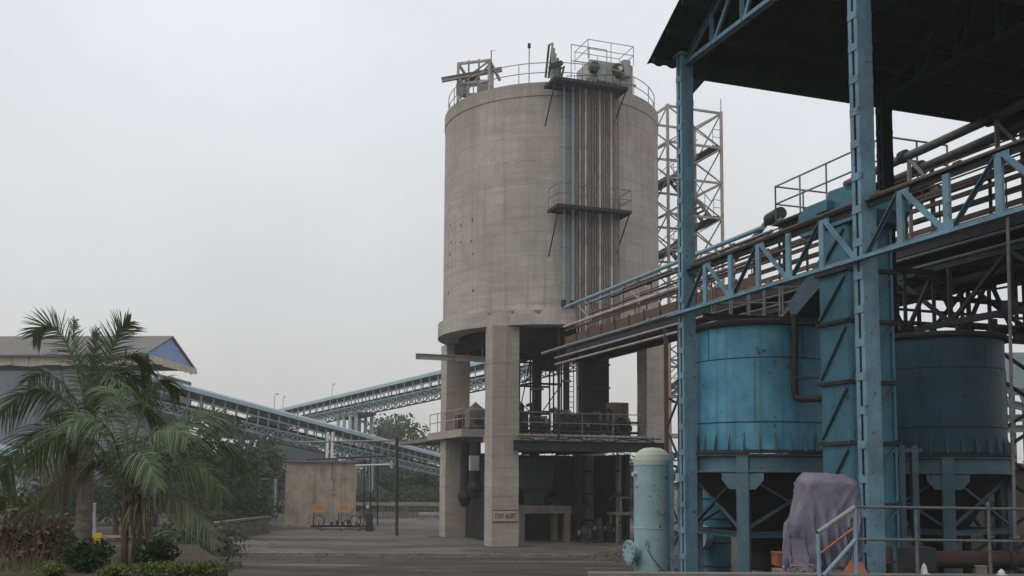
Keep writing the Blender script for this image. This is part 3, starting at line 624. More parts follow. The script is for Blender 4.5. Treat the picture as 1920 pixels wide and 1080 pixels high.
# ------------------------------------------------------------------ conveyor and pipe gallery from the silo to the right
GL, GR = -1.9, .7                                    # its two sides along V
ga = thing('pipe_gallery', SW(-20, -.6, 9.6), 'long rusty conveyor and pipe gallery running from the silo to the right', 'gallery')
U0, U1 = -6.7, -44.0
MB().box(SW((U0 + U1) / 2, (GL + GR) / 2, 9.93), (GR - GL - .1, U0 - U1, .12), V, U).build('floor', 'steel_dark', ga)
for v in (GL, GR):
    MB().ibeam(SW(U0, v, 9.82), SW(U1, v, 9.82), .16, .3).build('floor_beam', 'steel_dark', ga)
    MB().bar(SW(U0, v, 10.86), SW(U1, v, 10.86), .09, .08).build('top_rail', 'pipe_brown' if v == GL else 'steel_dark', ga)
k = 0; u = U0
pan = rib = None
while u > -23.5:
    if pan is None:
        pan = MB().box(SW(u - .72, GL, 10.28), (.03, 1.36, .52), V, U).build('side_panel', 'rust_panel', ga); rib = MB().bar(SW(u - .02, GL - .035, 9.98), SW(u - .02, GL - .035, 10.6), .06, .09).build('panel_rib', 'rust', ga)
        q0 = u
    else:
        clone(pan, ga, U * (u - q0)); clone(rib, ga, U * (u - q0))
    u -= 1.42; k += 1
for i, (v, z, w_, h_) in enumerate([(GL + .02, 10.25, .05, .14), (GL + .05, 10.6, .06, .1), (GL + .3, 11.25, .4, .1), (GL + .1, 11.6, .08, .12)]):
    MB().bar(SW(-23.0, v, z), SW(U1, v, z), w_, h_).build('cable_tray', ('pipe_brown', 'steel_dark', 'pipe_brown', 'steel_dark')[i], ga)
for k in range(14): MB().bar(SW(-23.4 - k * 1.5, GL + .02, 9.95), SW(-23.4 - k * 1.5, GL + .02, 11.7), .06, .07).build('tray_post', 'steel_dark', ga)
for k in range(6): MB().bar(SW(-7.5 - k * 2.6, GL + .06, 10.6), SW(-7.5 - k * 2.6, GL + .06, 11.0), .05).build('rail_post', 'pipe_brown', ga)
for v, z in ((GL + .2, 11.35), (GL + .6, 11.2), (GL + 1.0, 11.5)): MB().tube(SW(-8.6, v, z), SW(-24, v, z), .045, 8).build('thin_pipe', ('pipe_pale', 'pipe_brown', 'steel_grey')[int(z * 100) % 3], ga)
# brown rails, cable tray and handrails on the gallery
MB().tube(SW(U0, GL - .08, 11.05), SW(-20.5, GL - .08, 11.05), .06, 8).build('side_pipe', 'pipe_pale', ga); MB().tube(SW(-20.5, GL - .08, 11.05), SW(U1, GL - .08, 11.05), .055, 8).build('side_pipe', 'pipe_brown', ga)
hr = railing(None, [SW(-13.0, GL + .1, 10.9), SW(-42, GL + .1, 10.9)], 1.0, 2.6, .025); hr.build('handrail', 'pipe_brown', ga)
hr = railing(None, [SW(U0, GR, 10.9), SW(-42, GR, 10.9)], 1.0, 2.6, .025); hr.build('handrail', 'steel_dark', ga)
for i, v in enumerate((-.9, -.3, .25)):
    MB().tube(SW(U0 - .1, v, 10.2), SW(U1, v, 10.2), (.14, .09, .12)[i], 10).build('inner_pipe', ('pipe_brown', 'steel_dark', 'pipe_brown')[i], ga)
# the two pale blue pipes on top and their brackets
MB().tube(SW(-6.65, GL, 12.05), SW(-24, GL, 12.1), .085, 10).build('top_pipe', 'pipe_blue', ga)
MB().tube(SW(-8.4, GL + .35, 11.95), SW(-24, GL + .35, 12.0), .07, 10).build('top_pipe', 'pipe_blue', ga)
MB().path([SW(-21.0, GL + .8, 11.7), SW(-22.6, GL + .8, 12.35), SW(-23.6, GL + .7, 12.75), SW(-24.1, GL + .6, 12.5), SW(-24.3, GL + .6, 11.6)], .1, 10).build('pipe_bend', 'pipe_grey', ga)
MB().tube(SW(-23.3, GL + .72, 12.6), SW(-24.2, GL + .6, 12.62), .22, 12).build('valve_body', 'machine_dark', ga)
for u in (-9.2, -14.5, -18.6, -22.0):
    MB().bar(SW(u, GL + .1, 9.95), SW(u, GL + .1, 12.0), .07).build('bracket_post', 'steel_light', ga)
    MB().bar(SW(u, GL + .1, 11.2), SW(u + 1.3, GL + .1, 12.0), .05).build('bracket_strut', 'steel_light', ga)
    MB().bar(SW(u, GL - .1, 11.93), SW(u, GL + .9, 11.93), .07).build('bracket_arm', 'steel_light', ga)
# two dark pipes on tall posts further right
for v, z, r in ((GL, 12.55, .12), (GL + .55, 12.28, .14)):
    MB().tube(SW(-28.4, v, z - .15), SW(-46, v, z + .35), r, 12).build('high_pipe', 'pipe_dark', ga)
    for u in (-30.8, -33.9, -36.2): MB().tube(SW(u, v, z - .05 + .013 * (-30 - u)), SW(u - .22, v, z - .05 + .013 * (-30 - u)), r * 1.5, 12).build('pipe_flange', 'steel_dark', ga)
for u in (-31.1, -34.2, -37.0):
    MB().bar(SW(u, GL, 9.95), SW(u, GL, 12.5), .09).build('high_post', 'steel_grey', ga); MB().bar(SW(u - .25, GL + .55, 9.95), SW(u - .25, GL + .55, 12.2), .1).build('high_post', 'steel_grey', ga)
    MB().bar(SW(u, GL, 12.4), SW(u - .9, GL + .2, 11.2), .08).build('high_strut', 'steel_grey', ga)
# pipes slung below
for i, (v, z, r, m) in enumerate([(GL - .05, 9.62, .05, 'steel_light'), (GL - .02, 9.30, .055, 'steel_light')]):
    MB().tube(SW(-5.4, v, z), SW(-21, v, z - .02), r, 10).build('slung_pipe', m, ga); MB().tube(SW(-21, v, z - .02), SW(-44, v, z - .03), r, 10).build('slung_pipe', 'pipe_dark', ga)
for i, (v, z, r) in enumerate([(-.9, 9.2, .22), (-.2, 9.0, .26), (.5, 9.3, .15), (-1.5, 8.75, .12)]):
    MB().tube(SW(-19, v, z), SW(-45, v, z), r, 12).build('under_pipe', 'steel_dark', ga)
for u in (-8.5, -12, -15.5): MB().bar(SW(u, GL - .04, 9.7), SW(u, GL - .04, 9.22), .05).build('pipe_hanger', 'steel_dark', ga)
MB().bar(SW(-5.2, GL + .25, 5.45), SW(-5.2, GL + .25, 11.2), .14).build('end_post', 'steel_dark', ga)
# red brown plate boxes standing behind the near tank top
for u, s in ((-20.6, 1.5), (-23.4, 1.7), (-25.9, 1.2)):
    MB().box(SW(u, .1, 8.95), (1.6, s, 1.1), V, U).build('plate_box', 'rust', ga)

# lattice girder under the gallery
lg = thing('support_lattice', SW(-30, -.6, 7.5), 'dark lattice girder carrying the gallery behind the blue tanks', 'lattice girder')
ub, ue, n = -18.4, -44.4, 13
for v in (GL + .05, GR):
    MB().bar(SW(ub, v, 9.15), SW(ue, v, 9.15), .14, .16).build('top_chord', 'steel_dark', lg)
    MB().bar(SW(ub, v, 7.62), SW(ue, v, 7.62), .14, .16).build('bottom_chord', 'steel_dark', lg)
    for i in range(n + 1):
        u = ub + (ue - ub) * i / n
        MB().bar(SW(u, v, 7.62), SW(u, v, 9.15), .1).build('vertical', 'steel_dark', lg)
        if i < n:
            un = ub + (ue - ub) * (i + 1) / n; a, bb = (7.62, 9.15) if i % 2 else (9.15, 7.62)
            MB().bar(SW(u, v, a), SW(un, v, bb), .1).build('diagonal', 'steel_dark', lg)
        if i % 2 == 0: MB().box(SW(u, v - .06, 7.7), (.02, .5, .4), V, U).build('node_plate', 'steel_dark', lg)
for i in range(n + 1):
    u = ub + (ue - ub) * i / n
    MB().bar(SW(u, GL, 7.62), SW(u, GR, 7.62), .09).build('cross_member', 'steel_dark', lg); MB().bar(SW(u, GL, 9.15), SW(u, GR, 9.15), .09).build('cross_member', 'steel_dark', lg)
for z in (6.9, 7.2): MB().tube(SW(-19, GL + .3, z), SW(-44, GL + .3, z + .1), .045, 8).build('service_line', 'steel_dark', lg)
# trestles
def trestle(u, label, mt, mt2):
    t = thing('gallery_trestle', SW(u, -.6, 0), label, 'trestle')
    for du in (-.55, .55):
        for v in (GL, GR): MB().bar(SW(u + du, v, 0), SW(u + du, v, 9.66 if u > -18.5 else 7.5), .16, .16).build('leg', mt if v == GL and du > 0 else mt2, t)
    z = 0.3; k = 0
    while z < 6.6:
        for v in (GL, GR):
            a, bb = (-.55, .55) if k % 2 else (.55, -.55)
            MB().bar(SW(u + a, v, z), SW(u + bb, v, z + 1.3), .07).build('lacing', mt2, t)
        for du in (-.55, .55): MB().bar(SW(u + du, GL if k % 2 else GR, z), SW(u + du, GR if k % 2 else GL, z + 1.3), .07).build('lacing', mt2, t)
        z += 1.3; k += 1
trestle(-17.6, 'rusty lattice trestle under the gallery left of the canopy column', 'rust', 'steel_dark')
trestle(-33.3, 'dark lattice trestle under the gallery behind the right blue tank', 'steel_dark', 'steel_dark')

cl_ = thing('cross_lattice', Vec((12, 27.6, 7.5)), 'dark lattice truss crossing under the gallery above the right tank', 'lattice girder')
XO = at(1640, 495, 26.4); XO.z = 0
def XP(v, z): return XO + V * v + Z * z
for z in (7.35, 9.05): MB().bar(XP(0, z), XP(11.4, z), .12, .14).build('chord', 'steel_dark', cl_)
for i in range(13):
    v = .95 * i; MB().bar(XP(v, 7.35), XP(v, 9.05), .08).build('vertical', 'steel_dark', cl_)
    if i < 12: MB().bar(XP(v, 7.35 if i % 2 else 9.05), XP(v + .95, 9.05 if i % 2 else 7.35), .09).build('diagonal', 'steel_dark', cl_)
    if i % 2: MB().box(XP(v, 7.45) - U * .06, (.42, .02, .34), V, U).build('node_plate', 'steel_dark', cl_)
    else: MB().box(XP(v, 8.95) - U * .06, (.42, .02, .34), V, U).build('node_plate', 'steel_dark', cl_)
for v in (1.2, 6.9): MB().bar(XP(v, 0), XP(v, 7.3), .2).build('column', 'steel_dark', cl_)
for k, z in enumerate((7.75, 8.1, 8.5)): MB().tube(XP(.2, z) + U * .5, XP(11, z) + U * .5, (.06, .04, .08)[k], 8).build('pipe', 'steel_dark', cl_)
MB().path([XP(1.0, 8.9) - U * .3, XP(2.4, 8.62) - U * .3, XP(3.6, 8.66) - U * .3, XP(5.2, 9.0) - U * .3], .035, 6).build('hanging_hose', 'machine_dark', cl_)
# little head platform with railing on the gallery
hp = thing('head_platform', SW(-27.5, GL - .6, 12.0), 'steel platform with open railing behind the bucket elevator head', 'platform')
MB().box(SW(-27.6, -.9, 11.98), (2.4, 5.6, .08), V, U).build('deck', 'steel_dark', hp)
railing(MB(), [SW(-24.9, GL - .1, 12.02), SW(-30.3, GL - .1, 12.02), SW(-30.3, .2, 12.02)], 1.25, 1.35, .03).build('railing', 'steel_grey', hp)
railing(MB(), [SW(-24.9, GL - .1, 12.02), SW(-24.9, .2, 12.02)], 1.25, 1.1, .03).build('railing', 'steel_grey', hp)
for u in (-25.2, -28, -30.2):
    for v in (GL, .15): MB().bar(SW(u, v, 9.9), SW(u, v, 11.95), .1).build('leg', 'steel_dark', hp)

# ------------------------------------------------------------------ canopy in front right: laced columns, gable truss, roof
LC = Vec((3.89, 22.6, 0))
def K(u, v, z): return W(LC, u, v, z)
cs = thing('canopy', LC, 'tall blue steel canopy with dark sheet roof at the upper right', 'canopy')
def laced_column(u, v, ztop, m):
    c = MB(); du, w, fl, t = .12, .30, .075, .014
    for s in (-1, 1):                       # two channels, webs across, flanges turned in
        c.box(K(u + s * (du - t / 2), v, ztop / 2), (w, t, ztop), V, U)
        for q in (-1, 1): c.box(K(u + s * (du - fl / 2 - t), v + q * (w / 2 - t / 2), ztop / 2), (t, fl, ztop), V, U)
    col = c.build('column', m, cs)
    ba = None; z = .7
    while z < ztop - .3:
        if ba is None:
            ba = [MB().box(K(u, v + q * (w / 2 + .006), z), (.012, .23, .13), V, U).build('batten', m, col) for q in (-1, 1)]; z0 = z
        else:
            for q in ba: clone(q, col, Z * (z - z0))
        z += .565
    MB().box(K(u, v, ztop + .02), (.42, .36, .05), V, U).build('cap_plate', m, col)
    MB().box(K(u, v, .05), (.6, .6, .1), V, U).build('base_plate', m, col)
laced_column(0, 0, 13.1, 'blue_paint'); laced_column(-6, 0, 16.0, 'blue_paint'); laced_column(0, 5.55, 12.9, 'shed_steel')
SL = .56
def rz(u): return 12.98 + SL * (.42 - u) if u > -6 else 12.98 + SL * (6.42) - SL * (-6 - u)
# gable truss
MB().tee(K(-.12, 0, 12.86), K(-5.85, 0, 12.86), .16, .14, .016).build('bottom_chord', 'blue_paint', cs)
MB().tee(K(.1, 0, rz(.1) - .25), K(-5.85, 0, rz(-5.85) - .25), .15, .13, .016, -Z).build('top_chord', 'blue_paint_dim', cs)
for i in range(1, 5):
    u = -i * 1.2
    MB().tee(K(u, 0, 12.9), K(u, 0, rz(u) - .3), .1, .08, .012, U).build('strut', 'blue_paint', cs)
    MB().tee(K(u, 0, 12.9), K(u - 1.2, 0, rz(u - 1.2) - .3), .09, .07, .012, V).build('web_diagonal', 'blue_paint', cs)
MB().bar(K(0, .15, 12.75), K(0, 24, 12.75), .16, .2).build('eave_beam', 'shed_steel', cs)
MB().prism([K(0, .16, 12.65), K(0, .55, 12.65), K(0, .16, 12.2)], U * .012).build('knee_plate', 'blue_paint_dim', cs)
# purlins and roof sheets
for i in range(10):
    u = .2 - i * .68; MB().bar(K(u, -.7, rz(u) - .085), K(u, 24, rz(u) - .085), .07, .14).build('purlin', 'shed_steel', cs)
for v in (5.55, 11.1):
    MB().tee(K(-.1, v, 12.86), K(-5.9, v, 12.86), .16, .14).build('inner_bottom_chord', 'shed_steel', cs); MB().tee(K(.1, v, rz(.1) - .25), K(-5.9, v, rz(-5.9) - .25), .15, .13, .016, -Z).build('inner_top_chord', 'shed_steel', cs)
    for i in range(1, 5):
        u = -i * 1.2; MB().bar(K(u, v, 12.9), K(u - 1.2, v, rz(u - 1.2) - .3), .07).build('inner_web', 'shed_steel', cs); MB().bar(K(u, v, 12.9), K(u, v, rz(u) - .3), .07).build('inner_web', 'shed_steel', cs)
sh = None
def roof_sheet(v0, side):
    mb = MB(); n = 12; w = 1.02; prof = []
    for i in range(n + 1): prof.append((v0 + w * i / n, .045 if i % 4 in (1, 2) else 0))
    ua, ub = (.42, -6.0) if side == 0 else (-6.0, -12.4)
    za, zb = rz(ua), rz(ub) if side == 0 else rz(-12.4)
    vs = [K(ua, v, za + d) for v, d in prof] + [K(ub, v, zb + d) for v, d in prof]
    vs += [p + Z * .012 for p in vs]; m = n + 1
    fs = [(i, i + 1, i + 1 + m, i + m) for i in range(n)] + [(i + 1 + 2 * m, i + 2 * m, i + 3 * m, i + 1 + 3 * m) for i in range(n)]
    fs += [(i, i + 2 * m, i + 1 + 2 * m, i + 1) for i in range(n)] + [(0, m, 3 * m, 2 * m), (n, n + 2 * m, n + 3 * m, n + m)]
    return mb.add(vs, fs)
for side in (0, 1):
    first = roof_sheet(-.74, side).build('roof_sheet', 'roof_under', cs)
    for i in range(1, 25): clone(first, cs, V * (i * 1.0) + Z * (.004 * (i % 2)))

# ------------------------------------------------------------------ blue lattice girder between the columns
gi = thing('pipe_bridge_girder', K(-3, 0, 7.1), 'blue lattice girder spanning between the two canopy columns', 'girder')
ZB, ZT = 7.15, 8.15
MB().tee(K(.5, -.2, ZB), K(-20, -.2, ZB), .12, .075, .014).build('bottom_chord', 'blue_paint', gi)
MB().tee(K(-.13, -.02, ZT), K(-5.87, -.02, ZT), .15, .12, .016, -Z).build('top_chord', 'steel_dark', gi)
MB().tee(K(-6.13, -.02, ZT + .02), K(-20, -.02, ZT + .06), .15, .12, .016, -Z).build('top_chord', 'steel_dark', gi)
for bay in range(3):
    ua = -6.0 * bay
    for i in range(1, 6):
        u = ua - i
        MB().sec(K(u, -.12, ZB + .02), K(u, -.12, ZT - .06), [(-.065, -.03), (-.008, -.03), (-.008, .0), (.008, .0), (.008, -.03), (.065, -.03), (.065, .018), (-.065, .018)], -V).build('vertical', 'blue_paint', gi)
    for i in range(6):
        u0_, u1_ = ua - i - (.12 if i == 0 else .05), ua - i - 1 + (.12 if i == 5 else .05); a, bb = (ZB + .06, ZT - .06) if i % 2 == 0 else (ZT - .06, ZB + .06)
        MB().tee(K(u0_, -.09, a), K(u1_, -.09, bb), .10, .06, .012, -V).build('diagonal', 'blue_paint' if i % 2 else 'blue_paint_dim', gi)
    for i in (1, 3, 5): MB().box(K(ua - i, -.065, ZT - .11), (.012, .30, .2), V, U).build('node_plate', 'blue_paint', gi)
    for i in (2, 4): MB().box(K(ua - i, -.145, ZB + .12), (.012, .30, .2), V, U).build('node_plate', 'blue_paint', gi)
for i, (v, z, r, m, a0, lab) in enumerate([(.06, 8.24, .04, 'pipe_brown', 4.0, 'brown pipe lying on the blue girder top chord'), (.28, 8.22, .035, 'steel_dark', 0, 'thin dark pipe behind the brown pipe on the girder'), (.1, 7.3, .05, 'pipe_grey', 9, 'grey pipe inside the blue girder near its bottom')]):
    t = thing('girder_pipe', K(-4, v, z), lab, 'pipe')
    pts = [K(a0 - k * 2.0, v, z + .012 * math.sin(k * 1.7)) for k in range(14)]
    MB().path(pts, r, 10).build('pipe', m, t)
    for k in range(3): MB().tube(K(a0 - 2 - 5 * k, v, z), K(a0 - 2.12 - 5 * k, v, z), r * 1.5, 12).build('coupling', m, t)

# ------------------------------------------------------------------ bucket elevator
EO = Vec((6.48, 19.6, 0))                    # near left corner of its shaft
el = thing('bucket_elevator', EO + U * .43 + V * .54, 'square blue bucket elevator shaft between the two blue tanks', 'bucket elevator')
def EL(u, v, z): return W(EO, u, v, z)
secs = [0.4, 1.9, 3.03, 4.22, 5.40, 6.59, 7.6, 8.52]
for a, bb in zip(secs, secs[1:]):
    s = MB().box(EL(.435, .54, (a + bb) / 2), (1.06, .85, bb - a - .07), V, U).build('shaft_section', 'casing_blue', el)
    MB().bar(EL(.84, -.02, a + .1), EL(.06, -.02, bb - .12), .05, .05).build('stiffener', 'blue_paint_dim', s)
    MB().bar(EL(-.02, .08, a + .1), EL(-.02, 1.0, bb - .12), .05, .05).build('stiffener', 'blue_paint_dim', s)
    for v in (0.03, 1.05): MB().bar(EL(-.015, v, a + .06), EL(-.015, v, bb - .06), .06, .05).build('corner_angle', 'casing_blue', s)
for z in secs[1:-1]: MB().box(EL(.435, .54, z), (1.20, .99, .07), V, U).build('flange', 'steel_dark', el)
MB().prism([EL(-.3, -.05, 8.5), EL(1.35, -.05, 8.5), EL(1.5, -.05, 8.62), EL(1.42, -.05, 8.98), EL(1.2, -.05, 9.1), EL(-.2, -.05, 9.1), EL(-.42, -.05, 9.0), EL(-.5, -.05, 8.7)], V * 1.2).build('head', 'casing_blue', el)
MB().prism([EL(.75, .1, 9.1), EL(.0, .1, 9.1), EL(.1, .1, 9.28), EL(.6, .1, 9.3)], V * .9).build('head_cover', 'casing_blue', el)
MB().box(EL(.45, -.15, 8.9), (.16, .4, .2), V, U).build('bearing_block', 'casing_blue', el)
MB().prism([EL(.9, .15, 8.1), EL(.9, .15, 7.5), EL(2.0, .15, 6.9), EL(2.15, .15, 7.25)], V * .7).build('discharge_chute', 'blue_paint_dim', el)
for v in (1.3, 1.62): MB().bar(EL(.15, v, 0), EL(.15, v, 4.2), .14, .12).build('side_post', 'blue_paint_dim', el)
MB().bar(EL(.15, 1.1, 4.1), EL(.15, 1.8, 4.1), .08).build('side_tie', 'blue_paint_dim', el)

# ------------------------------------------------------------------ the two blue tanks
def tank(name_label, c, legrot, group, paint):
    t = thing('storage_tank', c, name_label, 'tank', group)
    r = 1.55; n = 56
    MB().lathe(c, [(r, 4.14), (r, 4.72), (r + .006, 4.73), (r + .006, 6.1), (r, 6.11), (r, 6.82)], n).build('shell', paint, t)
    for z in (4.73, 6.1): MB().lathe(c, [(r + .004, z - .012), (r + .013, z - .006), (r + .013, z + .006), (r + .004, z + .012)], n).build('weld_seam', 'steel_dark', t)
    for k in range(9):
        a = k * .7 + .2; d = Vec((math.cos(a), math.sin(a), 0)); MB().box(c + d * (r + .008) + Z * (6.46 if k % 2 else 5.4), (.012, .012, .70 if k % 2 else 1.34), Z.cross(d), d).build('vertical_seam', 'casing_blue', t)
    MB().lathe(c, [(r - .02, 6.80), (r + .09, 6.80), (r + .11, 6.84), (r + .11, 6.9), (r + .05, 6.93), (.05, 7.06)], n).build('rim', 'steel_dark', t)
    MB().lathe(c, [(r + .01, 4.06), (r + .16, 4.06), (r + .16, 4.10), (r, 4.13)], n).build('base_ring', 'steel_dark', t)
    g0 = None
    for i in range(30):
        a = 2 * math.pi * i / 30 + .05; d = Vec((math.cos(a), math.sin(a), 0)); q = Z.cross(d)
        p = c + d * (r + .004)
        MB().prism([p + Z * 4.12, p + d * .12 + Z * 4.12, p + d * .1 + Z * 4.16, p + Z * 4.5], q * .018).build('gusset', 'tank_steel', t)
    MB().lathe(c, [(r - .1, 3.66), (r + .12, 3.66), (r + .12, 3.70), (r + .03, 3.71), (r + .03, 4.0), (r + .12, 4.01), (r + .12, 4.05)], n, False).build('ring_girder', 'tank_steel', t)
    MB().lathe(c, [(r - .05, 3.7), (.3, 1.9), (.3, 1.5), (.01, 1.5)], 32).build('cone', 'shade_black', t)
    L = []
    for i in range(4):
        a = legrot + i * math.pi / 2; d = Vec((math.cos(a), math.sin(a), 0)); p = c + d * (r + .08); L.append((p, d))
        q = Z.cross(d)
        leg = MB(); leg.box(p + Z * 2.03, (.26, .05, 4.06), q, d); leg.box(p + Z * 2.03 - d * .14, (.05, .23, 4.06), q, d)
        for s in (-1, 1): leg.box(p + Z * 2.03 + q * s * .115 - d * .08, (.03, .11, 4.06), q, d)
        lo = leg.build('leg', 'tank_steel', t)
        MB().prism([p + q * -.45 + Z * 3.64, p + q * .45 + Z * 3.64, p + q * .45 + Z * 3.5, p + q * .28 + Z * 3.3, p - q * .28 + Z * 3.3, p - q * .45 + Z * 3.5], -d * .02).build('gusset_plate', 'tank_steel', lo)
        MB().box(p + Z * .06, (.42, .42, .12), q, d).build('foot', 'steel_dark', lo)
    for i in range(4):
        (p, d), (q, e2) = L[i], L[(i + 1) % 4]; di = (q - p).normalized() * .1
        MB().tee(p + di + Z * 2.45, q - di + Z * 3.58, .10, .06, .012).build('brace', 'blue_paint_dim', t)
        MB().bar(p + di + Z * 3.58, q - di + Z * 2.45, .05, .05).build('brace', 'blue_paint_dim', t)
        MB().ibeam(p + di + Z * 2.34, q - di + Z * 2.34, .1, .12, .014).build('tie_beam', 'blue_paint_dim', t)
    return t
T1, T2 = Vec((5.63, 23.15, 0)), Vec((10.27, 24.75, 0))
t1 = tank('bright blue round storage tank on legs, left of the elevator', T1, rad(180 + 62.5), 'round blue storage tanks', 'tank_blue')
t2 = tank('round blue storage tank on legs, shade put into its paint, right of the elevator', T2, rad(180 + 75), 'round blue storage tanks', 'tank_blue_shaded')
op = thing('overflow_pipe', Vec((6.1, 21.3, 5.2)), 'dark rusty overflow pipe bent into the elevator beside the left tank', 'pipe')
pp = [at(1490, 590, 21.45), at(1490, 735, 21.45), at(1493, 745, 21.45), at(1500, 748, 21.4), at(1545, 747, 20.9)]
MB().path(pp, .075, 10).build('pipe', 'steel_dark', op); MB().bar(at(1492, 709, 21.4), at(1545, 708, 20.9), .05).build('tie', 'steel_dark', op)
# beams lying across the top of the near tank
tb = thing('tank_top_beam', T1 + Z * 7, 'dark steel beams lying across the top of the left tank', 'beam')
MB().ibeam(at(1318, 593, 22.3), at(1545, 604, 21.2), .1, .14).build('beam', 'steel_dark', tb)
for q in (1340, 1372, 1405, 1432, 1462, 1500): MB().bar(at(q, 603, 22.8), at(q, 540, 22.8), .04).build('stub_post', 'steel_grey', tb)
railing(MB(), [at(1335, 598, 24.2), at(1535, 596, 24.2)], .75, .45, .02, (1.0, .5)).build('rail', 'steel_grey', tb)
MB().bar(at(1540, 520, 23.0), at(1455, 602, 23.0), .06).build('strut', 'steel_light', tb)

# ------------------------------------------------------------------ air receiver and its neighbours left of the canopy column
VO = Vec((3.37, 24.6, 0))
ve = thing('air_receiver', VO, 'pale blue upright pressure vessel with round manhole beside the canopy column', 'vessel')
MB().lathe(VO, [(.44, .9), (.44, 3.86)], 40).build('shell', 'vessel_blue', ve)
MB().lathe(VO, [(.44, 3.86), (.435, 3.96), (.40, 4.08), (.32, 4.18), (.2, 4.24), (.01, 4.26)], 40).build('dome', 'vessel_dust', ve)
MB().lathe(VO, [(.455, .1), (.455, .9)], 40).build('skirt', 'vessel_blue', ve)
for z in (.92, 2.35, 3.84): MB().lathe(VO, [(.438, z - .014), (.448, z - .008), (.448, z + .008), (.438, z + .014)], 40).build('weld_seam', 'vessel_blue', ve)
MB().box(VO + Vec((.12, -.432, 2.75)), (.16, .03, .11)).build('nameplate', 'steel_grey', ve)
random.seed(15)
for k in range(16):
    a = rad(235 + random.gauss(30, 14)); zc = random.choice((3.25, 3.3, 3.1, 3.2, 2.5, 1.6)) + random.gauss(0, .06); n_ = Vec((math.cos(a), math.sin(a), 0)); w_ = random.uniform(.015, .05)
    MB().prism([VO + n_ * .441 + Z * zc, VO + n_ * .441 + Z.cross(n_) * w_ + Z * (zc + random.uniform(-.03, .04)), VO + n_ * .441 + Z.cross(n_) * w_ * .6 + Z * (zc - .03)], n_ * .003).build('paint_chip', 'machine_dark', ve)
d = Vec((-.93, -.36, 0))
MB().tube(VO + d * .40 + Z * 1.78, VO + d * .60 + Z * 1.78, .2, 20).build('neck', 'vessel_blue', ve)
mh = MB().tube(VO + d * .60 + Z * 1.78, VO + d * .66 + Z * 1.78, .29, 28).build('manhole_cover', 'vessel_blue', ve)
q = Z.cross(d)
for i in range(12):
    a = 2 * math.pi * i / 12; p = VO + d * .66 + Z * 1.78 + (q * math.cos(a) + Z * math.sin(a)) * .24
    MB().tube(p, p + d * .03, .022, 6).build('bolt', 'steel_grey', mh)
MB().tube(VO + d * .42 + Z * 3.62, VO + d * .53 + Z * 3.62, .055, 12).build('nozzle', 'vessel_dust', ve)
MB().path([VO + Vec((-.22, -.40, 1.95)), VO + Vec((-.20, -.44, 2.08)), VO + Vec((-.14, -.45, 1.95)), VO + Vec((-.18, -.45, 1.85)), VO + Vec((-.02, -.46, 1.6)), VO + Vec((.16, -.44, 1.4)), VO + Vec((.36, -.3, 1.28))], .009, 5).build('wire', 'machine_dark', ve)
MB().tube(VO + Vec((.12, -.44, 2.4)), VO + Vec((.12, -.47, 2.4)), .025, 8).build('plug', 'machine_dark', ve); MB().tube(VO + Vec((.12, -.44, 1.3)), VO + Vec((.12, -.47, 1.3)), .035, 8).build('plug', 'machine_dark', ve)
bf = thing('vessel_bracket', VO + Vec((.62, 0, 0)), 'narrow blue channel frame between the pale vessel and the column', 'frame')
for x in (3.78, 3.98): MB().bar(Vec((x, 24.3, 0)), Vec((x, 24.3, 4.15)), .07, .1).build('channel', 'blue_paint', bf)
for z in (1.4, 2.2, 3.4, 4.1): MB().bar(Vec((3.74, 24.3, z)), Vec((4.06, 24.3, z)), .05, .06).build('rung', 'blue_paint_dim', bf)
MB().box(Vec((3.9, 24.2, 3.55)), (.08, .08, .2)).build('gauge', 'white_paint', bf)

# second vessel seen between tank legs
v2 = thing('small_vessel', Vec((5.1, 26.4, 0)), 'small blue vessel with flanged cover under the left tank', 'vessel')
MB().lathe(Vec((5.25, 26.4, 0)), [(.36, 0), (.36, 3.3), (.2, 3.5), (.01, 3.5)], 24).build('shell', 'casing_blue', v2)
MB().tube(Vec((4.9, 26.1, 2.05)), Vec((4.72, 26.0, 2.05)), .3, 20).build('cover', 'vessel_blue', v2)
for z in (1.3, 1.9, 2.5, 3.0): MB().tube(Vec((5.25, 26.4, z)), Vec((5.25, 26.4, z + .03)), .375, 24).build('band', 'steel_dark', v2)

# low block added behind the tanks so the gap under them stays dark
ph = thing('dark_backing', Vec((13, 32, 0)), 'low dark block added behind the blue tanks to keep the gap dark', 'building')
MB().box(K(8.2, 14.0, 1.95), (16.0, 4.0, 3.9), V, U).build('wall', 'wall_stone', ph); MB().box(K(8.2, 14.0, 4.0), (16.6, 4.6, .18), V, U).build('roof', 'concrete_dark', ph)
for v in (8.0, 11.0, 15.0, 18.4): 
    w_ = MB().box(K(6.18, v, 2.3), (1.2, .04, 1.1), V, U).build('window', 'machine_dark', ph); MB().box(K(6.15, v, 1.7), (1.4, .1, .08), V, U).build('sill', 'concrete', w_)

